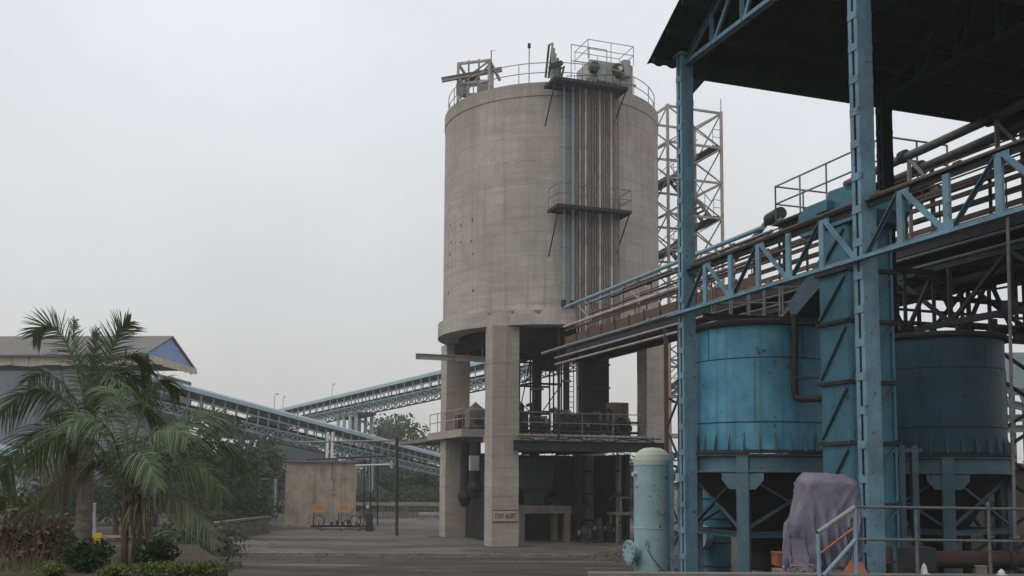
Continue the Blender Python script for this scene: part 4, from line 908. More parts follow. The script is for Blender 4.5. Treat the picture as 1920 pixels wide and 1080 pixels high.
# ------------------------------------------------------------------ tarpaulin-covered motor, handrails, small things near the terrace edge
TP = Vec((5.28, 17.35, 0))
pl = thing('machine_plinth', TP, 'low concrete plinth under the covered machine', 'plinth')
MB().box(TP + Z * .99, (1.5, 1.3, 1.98)).build('block', 'concrete_dark', pl)
tt = thing('covered_machine', TP + Z * 1.98, 'machine wrapped in a faded purple grey tarpaulin beside the right column', 'covered machine')
def drape(nx, ny, sx, sy, hx, hy, top, floor, steps):
    """hang a sheet over a box by relaxing a net of threads; returns its points"""
    rng = np.random.default_rng(5); gx, gy = np.meshgrid(np.linspace(-sx / 2, sx / 2, nx), np.linspace(-sy / 2, sy / 2, ny), indexing='ij')
    ca, sa = math.cos(.42), math.sin(.42); gx, gy = gx * ca - gy * sa, gx * sa + gy * ca
    p = np.stack([gx + .04, gy - .05, np.full_like(gx, top + .05)], -1) + rng.normal(0, .006, (nx, ny, 3)); old = p.copy()
    dx, dy = sx / (nx - 1), sy / (ny - 1); dd = math.hypot(dx, dy)
    def pull(A, B, d, k=.5):
        v = B - A; l = np.linalg.norm(v, axis=-1, keepdims=True) + 1e-9; c = v * ((l - d) / l) * k; A += c; B -= c
    for it in range(steps):
        v = (p - old) * .97; old = p.copy(); p = p + v; p[..., 2] -= .0022
        for _ in range(7):
            for o_ in (0, 1):
                a_ = p[o_:-1:2]; b_ = p[o_ + 1::2]; m = min(len(a_), len(b_)); pull(a_[:m], b_[:m], dx)
                a_ = p[:, o_:-1:2]; b_ = p[:, o_ + 1::2]; m = min(a_.shape[1], b_.shape[1]); pull(a_[:, :m], b_[:, :m], dy)
            pull(p[:-1, :-1], p[1:, 1:], dd, .18); pull(p[1:, :-1], p[:-1, 1:], dd, .18)
            # solid inside: a box with a motor on top
            for (cx, cy, bx, by, bt) in ((.03, 0, hx * .92, hy, top - .10), (-.16, .02, hx * .5, hy * .6, top), (.28, -.05, .12, .12, top - .02), (-.13, -.04, hx * .95, hy * .85, floor + .8)):
                qx, qy, qz = p[..., 0] - cx, p[..., 1] - cy, p[..., 2]
                ins = (np.abs(qx) < bx) & (np.abs(qy) < by) & (qz < bt)
                ex, ey, ez = bx - np.abs(qx), by - np.abs(qy), bt - qz
                mz = ins & (ez <= ex) & (ez <= ey); mx_ = ins & ~mz & (ex <= ey); my = ins & ~mz & ~mx_
                p[..., 2][mz] = bt; p[..., 0][mx_] = (cx + np.sign(qx) * bx)[mx_]; p[..., 1][my] = (cy + np.sign(qy) * by)[my]
                fr_ = mz | mx_ | my; old[fr_] += (p[fr_] - old[fr_]) * .6
            # lashed in around the foot once it hangs
            if it > steps * .5:
                t_ = min(1.0, (it - steps * .5) / (steps * .3)); lim = 1.8 - .42 * t_
                r_ = np.sqrt((p[..., 0] / hx) ** 2 + (p[..., 1] / hy) ** 2)
                lm = lim + np.clip((p[..., 2] - floor - .55) / .5, 0, 1) * .55
                k_ = np.where((p[..., 2] < top - .45) & (r_ > lm), lm / np.maximum(r_, 1e-6), 1.0); p[..., 0] *= k_; p[..., 1] *= k_
            p[..., 2] = np.maximum(p[..., 2], floor)
    return p
NX, NY = 90, 84
cp = drape(NX, NY, 3.85, 3.6, .50, .38, 3.62, 1.99, 250)
def finer(c):                                          # twice the threads, then the sharp creases of a stiff sheet
    for ax in (0, 1):
        c = np.moveaxis(c, ax, 0); m = np.empty((2 * len(c) - 1,) + c.shape[1:]); m[::2] = c; m[1::2] = (c[:-1] + c[1:]) / 2; c = np.moveaxis(m, 0, ax)
    return c
cp = finer(cp); NX, NY = cp.shape[:2]
nv = np.cross(np.gradient(cp, axis=0), np.gradient(cp, axis=1)); nv /= np.linalg.norm(nv, axis=-1, keepdims=True) + 1e-9
cen = cp - np.array([0, 0, 2.8]); nv *= np.sign((nv * cen).sum(-1, keepdims=True) + 1e-9)
xx, yy, zz = cp[..., 0], cp[..., 1], cp[..., 2]
side = np.where(np.abs(xx) > np.abs(yy) * 1.25, yy, xx)
def fan(x0, z0, k, ph):                               # straight creases fanning out from a corner the sheet hangs on
    th = np.arctan2(side - x0, np.maximum(z0 - zz, .02)); th = th + .35 * np.sin(2.7 * th + ph)
    t_ = np.abs(np.mod(th * k / np.pi + ph, 1.0) - .5) * 2; t_ = np.clip(t_ * 1.7 - .7, 0, 1)
    return t_ * (.006 + .034 * np.clip(np.hypot(side - x0, z0 - zz), 0, 1.1)), np.hypot(side - x0, z0 - zz)
fa_, da_ = fan(-.42, 3.62, 5.3, .3); fb_, db_ = fan(.46, 3.52, 4.4, 1.1)
wA = np.clip((db_ - da_) * 2.2 + .5, 0, 1); cp = cp + nv * (fa_ * wA + fb_ * (1 - wA))[..., None]
cl = MB().add([Vec((TP.x + float(q[0]), TP.y + float(q[1]), float(q[2]))) for q in cp.reshape(-1, 3)], [(i * NY + j, (i + 1) * NY + j, (i + 1) * NY + j + 1, i * NY + j + 1) for i in range(NX - 1) for j in range(NY - 1)], True)
co = cl.build('tarpaulin', 'tarp', tt)
hem = [cp[i, 0] for i in range(NX)] + [cp[NX - 1, j] for j in range(1, NY)] + [cp[i, NY - 1] for i in range(NX - 2, -1, -1)] + [cp[0, j] for j in range(NY - 2, -1, -1)]
MB().path([Vec((TP.x + float(q[0]), TP.y + float(q[1]), float(q[2]))) for q in hem], .012, 5, False).build('hem', 'tarp_edge', tt)
MB().path([TP + Vec((-.28, -.55, 2.30)), TP + Vec((-.02, -.57, 2.5)), TP + Vec((.28, -.56, 2.72)), TP + Vec((.34, -.5, 2.76))], .02, 6).build('strap', 'tarp_edge', tt)
MB().prism([TP + Vec((.08, -.56, 1.99)), TP + Vec((.5, -.58, 1.99)), TP + Vec((.42, -.55, 2.18)), TP + Vec((.25, -.52, 2.2))], Vec((0, .12, 0))).build('loose_corner', 'tarp_edge', tt)

mat('rail_dull', (.10, .12, .125), .65, .2, 4, rust=.4, dirt=.4, bump=.08)
mat('rust_dull', (.055, .033, .027), .9, .3, 2.5, rust=.5, bump=.2)
ra = thing('guard_railing', Vec((7, 16.05, 2)), 'blue grey pipe guard railing along the terrace edge at lower right', 'railing')
zt, zm = 3.06, 2.56
for z in (zt, zm): MB().tube(Vec((5.36, 16.05, z + .03)), Vec((9.6, 16.05, z)), .024, 10).build('rail', 'rail_dull', ra)
for x in (6.30, 7.43, 8.6): MB().tube(Vec((x, 16.05, 2.0)), Vec((x, 16.05, zt + (.12 if x > 7 and x < 8 else 0))), .027, 10).build('post', 'rail_dull', ra)
mat('rail_pale', (.27, .27, .265), .6, .15, 4, rust=.3, dirt=.3, bump=.05)
sr = thing('stair_handrail', Vec((5.0, 16.0, 2)), 'short sloping pale handrail in front of the covered machine', 'handrail')
a_, b_ = Vec((5.34, 16.02, 3.09)), Vec((4.72, 15.9, 2.70))
MB().tube(a_, b_, .036, 12).build('handrail', 'rail_pale', sr)
MB().tube(a_ - Z * .5, Vec((4.80, 15.92, 2.04)), .032, 10).build('knee_rail', 'pipe_blue', sr)
MB().tube(Vec((5.34, 16.02, 2.0)), a_, .03, 10).build('post', 'pipe_blue', sr); MB().tube(Vec((4.74, 15.9, 1.7)), b_ - Z * .02, .03, 10).build('post', 'pipe_blue', sr)
MB().tube(b_ + (b_ - a_).normalized() * .002, b_ + (b_ - a_).normalized() * .006, .026, 12).build('open_end', 'machine_dark', sr)
for i, (x, y, z, h, lab) in enumerate([(6.42, 16.1, 2.06, .17, 'small white cone on the kerb beside the first railing post'), (7.55, 15.95, 2.06, .1, 'small white cone on the kerb at the second railing post')]):
    t = thing('marker_cone', Vec((x, y, z)), lab, 'cone')
    MB().lathe(Vec((x, y, z)), [(.055, 0), (.05, .05), (.035, h * .7), (.004, h)], 14).build('cone', 'white_paint', t); MB().box(Vec((x, y, z + .008)), (.12, .12, .014)).build('foot', 'white_paint', t)
cb = thing('concrete_block', Vec((7.3, 16.1, 2.06)), 'small concrete block on the kerb left of the second post', 'block')
MB().box(Vec((7.31, 16.1, 2.12)), (.13, .12, .12)).build('block', 'kerb_stone', cb); MB().box(Vec((7.31, 16.1, 2.185)), (.15, .14, .02)).build('cap', 'kerb_stone', cb)
rp = thing('rusty_main', Vec((9, 20.4, 1.9)), 'thick rusty brown pipe lying low behind the guard railing', 'pipe')
MB().tube(Vec((7.0, 20.2, 1.95)), Vec((14, 21.4, 1.95)), .17, 16).build('pipe', 'rust_dull', rp)
for x in (8.2, 9.9): MB().tube(Vec((x, 20.2 + (x - 7) * .171, 1.95)), Vec((x + .09, 20.2 + (x - 6.91) * .171, 1.95)), .23, 16).build('flange', 'rust_dull', rp)
for x in (7.6, 10.6): MB().box(Vec((x, 20.2 + (x - 7) * .171, .9)), (.25, .4, 1.76)).build('saddle', 'concrete_dark', rp)
ob = thing('orange_crate', Vec((5.35, 20.6, 1.2)), 'flat orange box left of the covered machine', 'box')
MB().box(Vec((5.52, 20.6, 1.93)), (.55, .5, .24)).build('box', 'orange', ob); MB().box(Vec((5.52, 20.6, 2.06)), (.58, .53, .03)).build('lid', 'orange', ob)
for x in (5.3, 5.74): MB().bar(Vec((x, 20.6, 0)), Vec((x, 20.6, 1.81)), .08).build('leg', 'steel_dark', ob)
gb = thing('grey_cabinet', Vec((9.3, 26, 0)), 'pale grey control cabinet far behind the guard railing', 'cabinet')
MB().box(Vec((10.9, 26.6, 2.55)), (.62, .5, .7)).build('case', 'housing', gb); MB().box(Vec((10.9, 26.32, 2.55)), (.52, .03, .6)).build('door', 'housing', gb); MB().box(Vec((10.9, 26.6, 1.1)), (.7, .55, 2.2)).build('stand', 'steel_dark', gb)
po = thing('conduit_pole', Vec((9.9, 20.6, 0)), 'thin dark pole standing at the right edge behind the railing', 'pole')
MB().tube(at(1903, 1010, 20.6), at(1889, 400, 20.6), .035, 8).build('pole', 'steel_grey', po); MB().tube(Vec((at(1903, 1010, 20.6).x, 20.6, 0)), at(1903, 1010, 20.6), .045, 8).build('sleeve', 'steel_dark', po)
hoses = thing('pump_set', Vec((6.6, 19, 0)), 'dark pump set behind the foot of the right column', 'pump')
for x in (6.3, 6.7, 7.1): MB().bar(Vec((x, 18.9, 0)), Vec((x - .12, 18.9, 2.6)), .06).build('post', 'blue_paint_dim', hoses)
MB().path([Vec((6.2, 18.6, 2.6)), Vec((6.45, 18.5, 2.2)), Vec((6.7, 18.45, 2.02)), Vec((7.0, 18.5, 2.1))], .02, 6).build('hose', 'machine_dark', hoses)
MB().box(Vec((6.75, 19.1, 2.15)), (.35, .4, .3)).build('pump', 'rust', hoses); MB().box(Vec((7.5, 19.6, 2.0)), (.9, .5, .5)).build('motor', 'machine_dark', hoses)

# ------------------------------------------------------------------ belt conveyors behind
def conveyor(label, p0, p1, h, w, bents, lamps, seed):
    p0, p1 = Vec(p0), Vec(p1); t = thing('belt_conveyor', (p0 + p1) / 2 - Z * ((p0 + p1) / 2).z, label, 'conveyor', 'belt conveyors behind the silo')
    d = (p1 - p0).normalized(); sd = d.cross(Z).normalized(); up = sd.cross(d).normalized(); L = (p1 - p0).length
    hood = MB(); prof = [(-w / 2 - .15, 0), (-w / 2, .35), (-w * .25, .62), (w * .25, .62), (w / 2, .35), (w / 2 + .15, 0), (w / 2 + .08, -.02), (w / 2 - .05, .3), (w * .24, .55), (-w * .24, .55), (-w / 2 + .05, .3), (-w / 2 - .08, -.02)]
    hood.sec(p0 + up * (h - .62), p1 + up * (h - .62), prof, Z); hood.build('hood', 'conv_roof', t)
    MB().box((p0 + p1) / 2 + up * .75, (w, L, .08), sd, d, up).build('walkway', 'conv_steel', t)
    MB().box((p0 + p1) / 2 + up * 1.15, (w * .55, L, .1), sd, d, up).build('belt', 'machine_dark', t)
    n = max(4, int(L / 1.5))
    for s in (-1, 1):
        q = sd * (s * w / 2); tr = MB()
        for z in (0.05, .75, 1.5): tr.bar(p0 + q + up * z, p1 + q + up * z, .14, .14)
        for i in range(n + 1):
            a = p0.lerp(p1, i / n) + q; tr.bar(a, a + up * (h - .62), .12)
            if i < n:
                bb = p0.lerp(p1, (i + 1) / n) + q; tr.bar(a + up * .05, bb + up * .75, .09); tr.bar(a + up * .75, bb + up * .05, .09)
        stuff(tr.build('side_truss', 'conv_truss', t))
    for f, k in bents:
        c = p0.lerp(p1, f)
        for i in range(k):
            for s in (-1, 1):
                x = c + sd * (s * w * .42) + d * ((i - (k - 1) / 2) * 1.3)
                MB().bar(Vec((x.x, x.y, 0)), Vec((x.x, x.y, x.z + .1)), .38).build('bent_leg', 'conv_post', t)
        MB().box(c - Z * .2, (w, 1.3 * k, .3), sd, d, up).build('bent_cap', 'conv_steel', t)
    for f in lamps:
        c = p0.lerp(p1, f) + sd * (w * .4) + up * (h - .2)
        MB().path([c, c + Z * 1.3, c + Z * 1.5 + d * .3], .04, 6).build('lamp_pole', 'conv_post', t); MB().box(c + Z * 1.5 + d * .4, (.2, .35, .12)).build('lamp_head', 'conv_post', t)
    return t
conveyor('pale blue covered conveyor sloping down from the hall towards the silo', at(250, 766, 78), at(870, 906, 130), 2.75, 2.4, [(.58, 1), (.25, 1)], [.28, .5], 1)
conveyor('pale blue covered conveyor climbing to the right behind the silo', at(520, 808, 137), at(1090, 688, 95), 2.75, 2.6, [(.33, 4)], [.27, .06, .68], 2)
conveyor('short stretch of conveyor truss behind the palms at the left edge', at(-120, 872, 60), at(95, 912, 62), 1.9, 1.8, [(.75, 1)], [], 3)
fc = thing('far_transfer_tower', Vec((38, 72, 0)), 'distant pale transfer house and conveyor at the right edge', 'building')
MB().box(at(1910, 700, 72), (3.0, 3, 2.6)).build('house', 'conv_roof', fc)
for x in (1878, 1896, 1920):
    q = at(x, 720, 72); MB().bar(Vec((q.x, 72, 0)), q, .3).build('leg', 'conv_steel', fc)
for k, (ya, yb) in enumerate(((728, 742), (752, 772), (785, 782), (805, 802))): MB().ibeam(at(1872, ya, 70.5), at(1960, yb, 70.5), .4, .5, .08).build('beam', 'conv_steel', fc)
for k in range(6): MB().bar(at(1872 + k * 14, 742, 70.3), at(1886 + k * 14, 770 if k % 2 else 728, 70.3), .15).build('web', 'conv_steel', fc)

# ------------------------------------------------------------------ hall at the left
hl = thing('storage_hall', Vec((-45, 96, 0)), 'long grey hall with blue gable and tattered tan sheets at left', 'building')
hd = Vec((math.sin(rad(3.4)), math.cos(rad(3.4)), 0)); hx = Vec((hd.y, -hd.x, 0)); H0 = Vec((-32.4, 90.0, 0)); HW, HL = 11.0, 60.0
def HP(x, d, z): return H0 - hx * x + hd * d + Z * z
MB().box(HP(HL / 2, HW / 2, 6.4), (HL, HW, 12.8), hx, hd).build('wall', 'hall_wall', hl)
MB().prism([HP(-.03, 0, 14.25), HP(-.03, HW, 14.25), HP(-.03, HW / 2, 16.35)], -hx * .25).build('gable', 'hall_blue', hl)
rf = MB()
for s in (0, 1):
    a, bb = ((-.7, 14.0), (HW / 2, 16.5)) if s == 0 else ((HW + .7, 14.0), (HW / 2, 16.5))
    rf.add([HP(-.2, a[0], a[1]), HP(HL, a[0], a[1]), HP(HL, bb[0], bb[1]), HP(-.2, bb[0], bb[1])] + [HP(-.2, a[0], a[1] + .16), HP(HL, a[0], a[1] + .16), HP(HL, bb[0], bb[1] + .16), HP(-.2, bb[0], bb[1] + .16)],
           [(0, 1, 2, 3), (7, 6, 5, 4), (0, 4, 5, 1), (3, 2, 6, 7), (0, 3, 7, 4), (1, 5, 6, 2)])
rf.build('roof', 'hall_roof', hl)
random.seed(9)
for i in range(22):                                   # tan sheets hanging under the eaves, ragged
    x = i * 1.5; dz = random.uniform(-.12, .2)
    MB().prism([HP(x, -.25 + random.uniform(-.05, .05), 14.0), HP(x + 1.46, -.25, 14.0), HP(x + 1.46, -.34, 13.2 + dz), HP(x, -.34 + random.uniform(-.06, .06), 13.2 + random.uniform(-.1, .12))], -hd * .03).build('eave_sheet', 'hall_sheet', hl)
for i in range(8):
    x = i * 1.42 - .2
    MB().prism([HP(-.35, x, 14.2), HP(-.35, x + 1.5, 14.2), HP(-.45, x + 1.5, 13.55 + random.uniform(-.15, .1)), HP(-.45, x, 13.55 + random.uniform(-.15, .1))], hx * .03).build('gable_sheet', 'hall_sheet', hl)
for x in (0.2, 9, 18, 27): MB().bar(HP(x, -.12, 0), HP(x, -.12, 12.9), .4).build('pilaster', 'hall_wall', hl)
MB().box(HP(-.08, 4.2, 9.6), (.1, 5.0, 4.5), hx, hd).build('loading_opening', 'machine_dark', hl)
# open shed with a stockpile
os_ = thing('stockpile_shed', Vec((-28, 128, 0)), 'low dark open shed roof behind the sloping conveyor', 'shed')
MB().prism([Vec((-38.2, 124, 8.9)), Vec((-28.6, 124, 11.7)), Vec((-18.6, 124, 9.0)), Vec((-18.6, 124, 8.75)), Vec((-28.6, 124, 11.4)), Vec((-38.2, 124, 8.65))], Vec((0, 22, 0))).build('roof', 'shed_roof', os_)
for x, h in ((-37.0, 8.9), (-31.6, 10.4), (-25, 10.4), (-19.5, 8.9)): MB().bar(Vec((x, 124.4, 0)), Vec((x, 124.4, h)), .45).build('post', 'conv_post', os_)
sp_ = thing('stockpile', Vec((-27, 120, 0)), 'dark grey stockpile mound behind the tan block house', 'stockpile')
vs, fs = [], []; random.seed(4); na, nr = 40, 12
for j in range(nr + 1):
    for i in range(na):
        f = j / nr; a = 2 * math.pi * i / na; k = 1 + .08 * math.sin(3 * a + 1) + .05 * math.sin(7 * a)
        vs.append(Vec((-26 + 13 * f * k * math.cos(a), 117 + 9 * f * k * math.sin(a), 8.4 * (1 - f ** 1.25) + .12 * random.uniform(-1, 1))))
for j in range(nr):
    for i in range(na): fs.append((j * na + i, j * na + (i + 1) % na, (j + 1) * na + (i + 1) % na, (j + 1) * na + i))
MB().add(vs, fs, True).build('mound', 'coal', sp_)

# ------------------------------------------------------------------ tan block house with valves
BO = onz(533, 992, 0); BR = onz(662, 992, 0)
bx_ = (BR - BO); bw_ = bx_.length; bd = bx_.normalized(); bn = Vec((-bd.y, bd.x, 0))
bh = thing('block_house', BO + bx_ / 2, 'stained tan concrete block house in the yard left of the silo', 'block house')
hgt = at(533, 866, BO.y).z
MB().box(BO + bx_ / 2 + bn * 2.6 + Z * (hgt / 2), (bw_, 5.2, hgt), bd, bn).build('wall', 'tan_plaster', bh)
MB().box(BO + bx_ / 2 + bn * 2.6 + Z * (hgt + .06), (bw_ + .3, 5.5, .14), bd, bn).build('roof_slab', 'concrete_dark', bh)
MB().box(BO + bx_ / 2 - bn * .08 + Z * .2, (bw_ + .4, .16, .22), bd, bn).build('plinth', 'tan_plaster', bh)
MB().box(BO + bd * 3.1 - bn * .006 + Z * (hgt - .62), (.05, .02, 1.15), bd, bn).build('crack', 'machine_dark', bh); MB().box(BO + bd * 3.75 - bn * .006 + Z * (hgt - 1.12), (1.25, .02, .035), bd, bn).build('crack', 'tan_plaster', bh)
MB().tube(BO + bd * 3.2 - bn * .08 + Z * 2.45, BO + bd * 3.2 + Z * 2.45, .1, 10).build('spout', 'steel_light', bh)
MB().path([BO - bd * .1 - bn * .12 + Z * (hgt - .1), BO - bd * .15 - bn * .14 + Z * (hgt - .4), BO + bd * .15 - bn * .1 + Z * (hgt - .6)], .05, 6).build('drain_pipe', 'steel_light', bh)
for i, (px, lab) in enumerate(((599, 'orange warning sign on the block house, the left one'), (646, 'orange warning sign on the block house, the right one'))):
    t = thing('warning_sign', onz(px, 992, 0), lab, 'sign', 'warning signs on the block house')
    c = onp(px, 953, BO, bn) - bn * .45
    MB().box(c, (.80, .03, .52), bd, bn).build('plate', 'sign_yellow', t)
    for dz, w_ in ((.13, .62), (-.005, .70), (-.085, .66)):
        k = 7 if dz > 0 else 9
        for q in range(k):
            random.seed(q + i * 40 + int(dz * 1000)); MB().box(c - bn * .018 + Z * dz + bd * ((q - (k - 1) / 2) * w_ / k), (w_ / k * random.uniform(.45, .8), .008, .06 if dz > 0 else .03), bd, bn).build('letter_mark', 'sign_brown', t)
    MB().bar(Vec((c.x - .36 * bd.x, c.y - .36 * bd.y, .11)) + bn * .03, c - bd * .36 + bn * .03 + Z * .2, .05).build('post', 'steel_dark', t)
vm_ = thing('valve_skid', onz(640, 995, 0), 'low pipe skid with hand wheels before the block house', 'valves')
o = onz(640, 995, .11); o.y -= .2
MB().tube(o + bd * -1.9 + Z * .3, o + bd * 1.9 + Z * .3, .07, 10).build('header', 'steel_dark', vm_); MB().tube(o + bd * -1.6 + Z * .16, o + bd * 2.2 + Z * .16, .09, 10).build('header', 'steel_grey', vm_)
def wheel(c, r, tilt):
    ax = (-bn * math.cos(tilt) + Z * math.sin(tilt)).normalized(); s1 = bd; s2 = ax.cross(s1).normalized()
    q = MB(); q.path([c + (s1 * math.cos(2 * math.pi * k / 20) + s2 * math.sin(2 * math.pi * k / 20)) * r for k in range(21)], .035, 6, False)
    w_ = q.build('hand_wheel', 'machine_dark', vm_)
    for k in range(3):
        d_ = s1 * math.cos(k * math.pi / 3 + .3) + s2 * math.sin(k * math.pi / 3 + .3); MB().bar(c - d_ * r, c + d_ * r, .035).build('spoke', 'steel_grey', w_)
    MB().tube(c, Vec((c.x, c.y, .3)) + bn * .3, .05, 8).build('spindle', 'steel_grey', vm_)
wheel(o + bd * -1.4 + Z * .62, .36, .3); wheel(o + bd * .9 + Z * .62, .36, .3); wheel(o + bd * 1.35 + Z * .55, .33, .6); wheel(o + bd * .4 + Z * .5, .25, .8)
for k in (-1.2, .0, 1.2, 2.0): MB().bar(o + bd * k, o + bd * k + Z * .32, .1).build('support', 'steel_dark', vm_)
for k in range(4): MB().tube(o + bd * (-.6 + .35 * k) + Z * .3, o + bd * (-.6 + .35 * k) + Z * (.55 + .1 * (k % 2)), .09, 8).build('valve_bonnet', 'steel_dark', vm_)
fr_ = thing('pipe_rack', onz(700, 990, 0), 'thin dark pipe frame standing right of the block house', 'frame')
for px, py, pt in ((683, 983, 860), (695, 986, 850), (708, 984, 862), (744, 1004, 822)):
    g = onz(px, py, .1); MB().tube(g, at(px, pt, g.y), .05 if px < 740 else .09, 8).build('post', 'steel_dark', fr_)
MB().tube(at(560, 829, 68), at(745, 826, 64), .06, 8).build('top_pipe', 'steel_grey', fr_); MB().tube(at(575, 862, 69.5), at(745, 854, 64), .05, 8).build('cross_pipe', 'steel_dark', fr_)
MB().tube(at(640, 829, 66.5), at(640, 862, 68.5), .04, 8).build('link', 'steel_grey', fr_); MB().tube(at(668, 873, 68), at(735, 871, 66), .07, 8).build('arm', 'conv_post', fr_); MB().box(at(734, 871, 65.8), (.15, .15, .5)).build('arm_end', 'conv_post', fr_)
for px, pt in ((718, 826), (730, 826)): MB().tube(at(px, pt, 65), at(px, 852, 65), .04, 6).build('hanger', 'steel_grey', fr_)
for px in (613, 622): MB().tube(at(px, 862, 74), at(px + 2, 812, 78), .11, 8).build('stub_column', 'steel_light', fr_)
ib = thing('control_box', onz(690, 985, 0), 'dark upright control box right of the hand wheels', 'box')
g = onz(692, 996, .11); MB().box(g + Z * .55, (.45, .4, 1.1), bd, bn).build('case', 'steel_dark', ib); MB().tube(g + Z * 1.45 - bd * .1, g + Z * 1.45 - bd * .1 + Z * .18, .1, 10).build('beacon', 'white_paint', ib); MB().tube(g + Z * 1.08 - bd * .1, g + Z * 1.46 - bd * .1, .03, 6).build('beacon_stem', 'steel_dark', ib)
gt = thing('gate_panel', onz(503, 990, 0), 'small wire gate with pale post left of the block house', 'gate')
g0, g1 = onz(484, 984, .05), onz(515, 988, .05)
MB().tube(g1, g1 + Z * 3.3, .1, 8).build('post', 'conv_post', gt); MB().tube(g0, g0 + Z * 3.4, .05, 8).build('post', 'steel_grey', gt)
for z in (.4, 3.3): MB().tube(g0 + Z * z, g1 + Z * z, .04, 6).build('frame_rail', 'steel_grey', gt)
for k in range(1, 6): MB().tube(g0.lerp(g1, k / 6) + Z * .4, g0.lerp(g1, k / 6) + Z * 3.3, .02, 6).build('bar', 'steel_grey', gt)
be = thing('road_barrier', Vec((-9, 91, 0)), 'low concrete barrier beside the far service road', 'barrier')
for i in range(7): MB().box(Vec((-15.6 + i * 1.62, 89.3, .28)), (1.55, .3, .5)).build('barrier_block', 'concrete_dark' if i % 2 else 'wall_stone', be)
rb_ = thing('far_guard_rail', Vec((0, 98, 0)), 'long dark guard rail beyond the yard', 'guard rail')
MB().box(Vec((0, 98.6, 1.0)), (120, .1, .35)).build('rail', 'steel_grey', rb_)
for i in range(31): MB().bar(Vec((-60 + i * 4, 98.7, 0)), Vec((-60 + i * 4, 98.7, 1.15)), .15).build('post', 'steel_dark', rb_)
bs = thing('slab_bench', onz(808, 977, 0), 'low slab bench beside the left silo column', 'bench')
g = onz(808, 975, .11); MB().box(g + Z * .5, (2.0, .6, .16)).build('seat', 'concrete', bs)
for s in (-.7, .7): MB().box(g + Z * .21 + X0 * s, (.25, .5, .42)).build('leg', 'concrete_dark', bs)
# planter wall with hedge in front of the trees
pw = thing('planter_wall', Vec((-15.2, 58, 0)), 'low weathered stone planter wall behind the palm', 'wall')
A_, B_ = Vec((-15.9, 50.6, 0)), Vec((-15.0, 63.2, 0)); wd = (B_ - A_).normalized(); random.seed(12)
for z in range(3):
    for i in range(9):
        a = A_ + wd * (i * 1.4 + .35 * (z % 2)); MB().box(a + wd * .68 + Z * (.17 + z * .33), (.42 + random.uniform(-.03, .03), 1.36, .31), Vec((wd.y, -wd.x, 0)), wd).build('stone', 'wall_stone', pw)
MB().box((A_ + B_) / 2 + Z * 1.07, (.55, 12.8, .1), Vec((wd.y, -wd.x, 0)), wd).build('coping', 'concrete_dark', pw)

# ------------------------------------------------------------------ palms
def spline(P, n):
    P = [P[0] * 2 - P[1]] + P + [P[-1] * 2 - P[-2]]; out = []
    seg = len(P) - 3
    for k in range(n):
        x = k / (n - 1) * seg; i = min(int(x), seg - 1); t = x - i; a, b, c, d = P[i:i + 4]
        out.append(.5 * ((2 * b) + (c - a) * t + (2 * a - 5 * b + 4 * c - d) * t * t + (3 * b - a - 3 * c + d) * t ** 3))
    return out
def frond(parent, P, ll, seed, mt='palm_leaf', npair=76, wid=.0105, start=.14, tw=0., dr_=(.15, .45)):
    random.seed(seed); pts = spline([Vec(p) for p in P], 30); L = len(pts)
    mb = MB(); mb.path(pts, .022, 6, True, .004)
    for s in (-1, 1):
        for k in range(npair):
            f = start + (1 - start) * (k + random.uniform(-.3, .3)) / npair; f = min(max(f, .02), .995)
            x = f * (L - 1); i = min(int(x), L - 2); p = pts[i].lerp(pts[i + 1], x - i); T_ = (pts[i + 1] - pts[i]).normalized()
            sd = T_.cross(Z); sd = sd.normalized() if sd.length > .05 else X0
            sd = Matrix.Rotation(tw + random.uniform(-.25, .25), 3, T_) @ sd
            nn = sd.cross(T_).normalized(); fw = .35 + .95 * f
            dr = (sd * s + T_ * fw + nn * random.uniform(-.35, .55)).normalized()
            ln = ll * (.55 + .45 * math.sin(math.pi * min(1, (f - start) / (1 - start) * .85 + .18))) * random.uniform(.8, 1.12) * (1 if f < .9 else .75)
            w = wid * random.uniform(.8, 1.25); droop = random.uniform(*dr_)
            wv = dr.cross(nn); wv = (wv.normalized() + nn * random.uniform(-.5, .5)).normalized() * w
            q = p; vs = []; m = 4
            for j in range(m + 1):
                g = j / m; c = p + dr * (ln * g) - Z * (ln * droop * g * g * .75)
                ww = wv * (1 - .15 * g if g < .6 else (1 - g) * 2.1 + .06)
                vs += [c - ww, c + ww]
            mb.add(vs, [(2 * j, 2 * j + 1, 2 * j + 3, 2 * j + 2) for j in range(m)])
    return mb.build('frond', mt, parent)
leaf('palm_leaf_dead', (.06, .045, .03), (.17, .13, .09), .7, .1)
def palm(label, base, crown, trunk_r0, trunk_r1, mt, fr, Y, ll, seed, stems=()):
    t = thing('palm_tree', base, label, 'palm', 'feather palms at left')
    tr = MB(); n = 14; pts = [Vec(base).lerp(Vec(crown), k / n) for k in range(n + 1)]
    prof = []
    for k in range(n):
        r0 = trunk_r0 + (trunk_r1 - trunk_r0) * k / n; bul = 1 + .06 * (k % 2)
        tr.tube(pts[k], pts[k + 1], r0 * bul, 12, False, r0 * .96)
    tr.build('trunk', mt, t)
    for s_ in stems: MB().path(s_[0], s_[1], 8, True, s_[1] * .7).build('stem', mt, t)
    for i, (P, dy, sc, old, hang) in enumerate(fr):
        P3 = [at(px, py, Y + dy * k / (len(P) - 1)) for k, (px, py) in enumerate(P)]
        frond(t, P3, ll * sc, seed + i, ('palm_leaf', 'palm_leaf_old', 'palm_leaf_dead')[old], tw=(.45, -.35, .6, -.5)[i % 4] if hang else (1.1, -1.0, .9)[i % 3], dr_=(.55, 1.1) if hang else (.1, .4))
    return t
YP1, YP2 = 16.6, 19.6
b1 = Vec((at(233, 1070, YP1).x, YP1, 2.0)); c1 = at(236, 905, YP1)
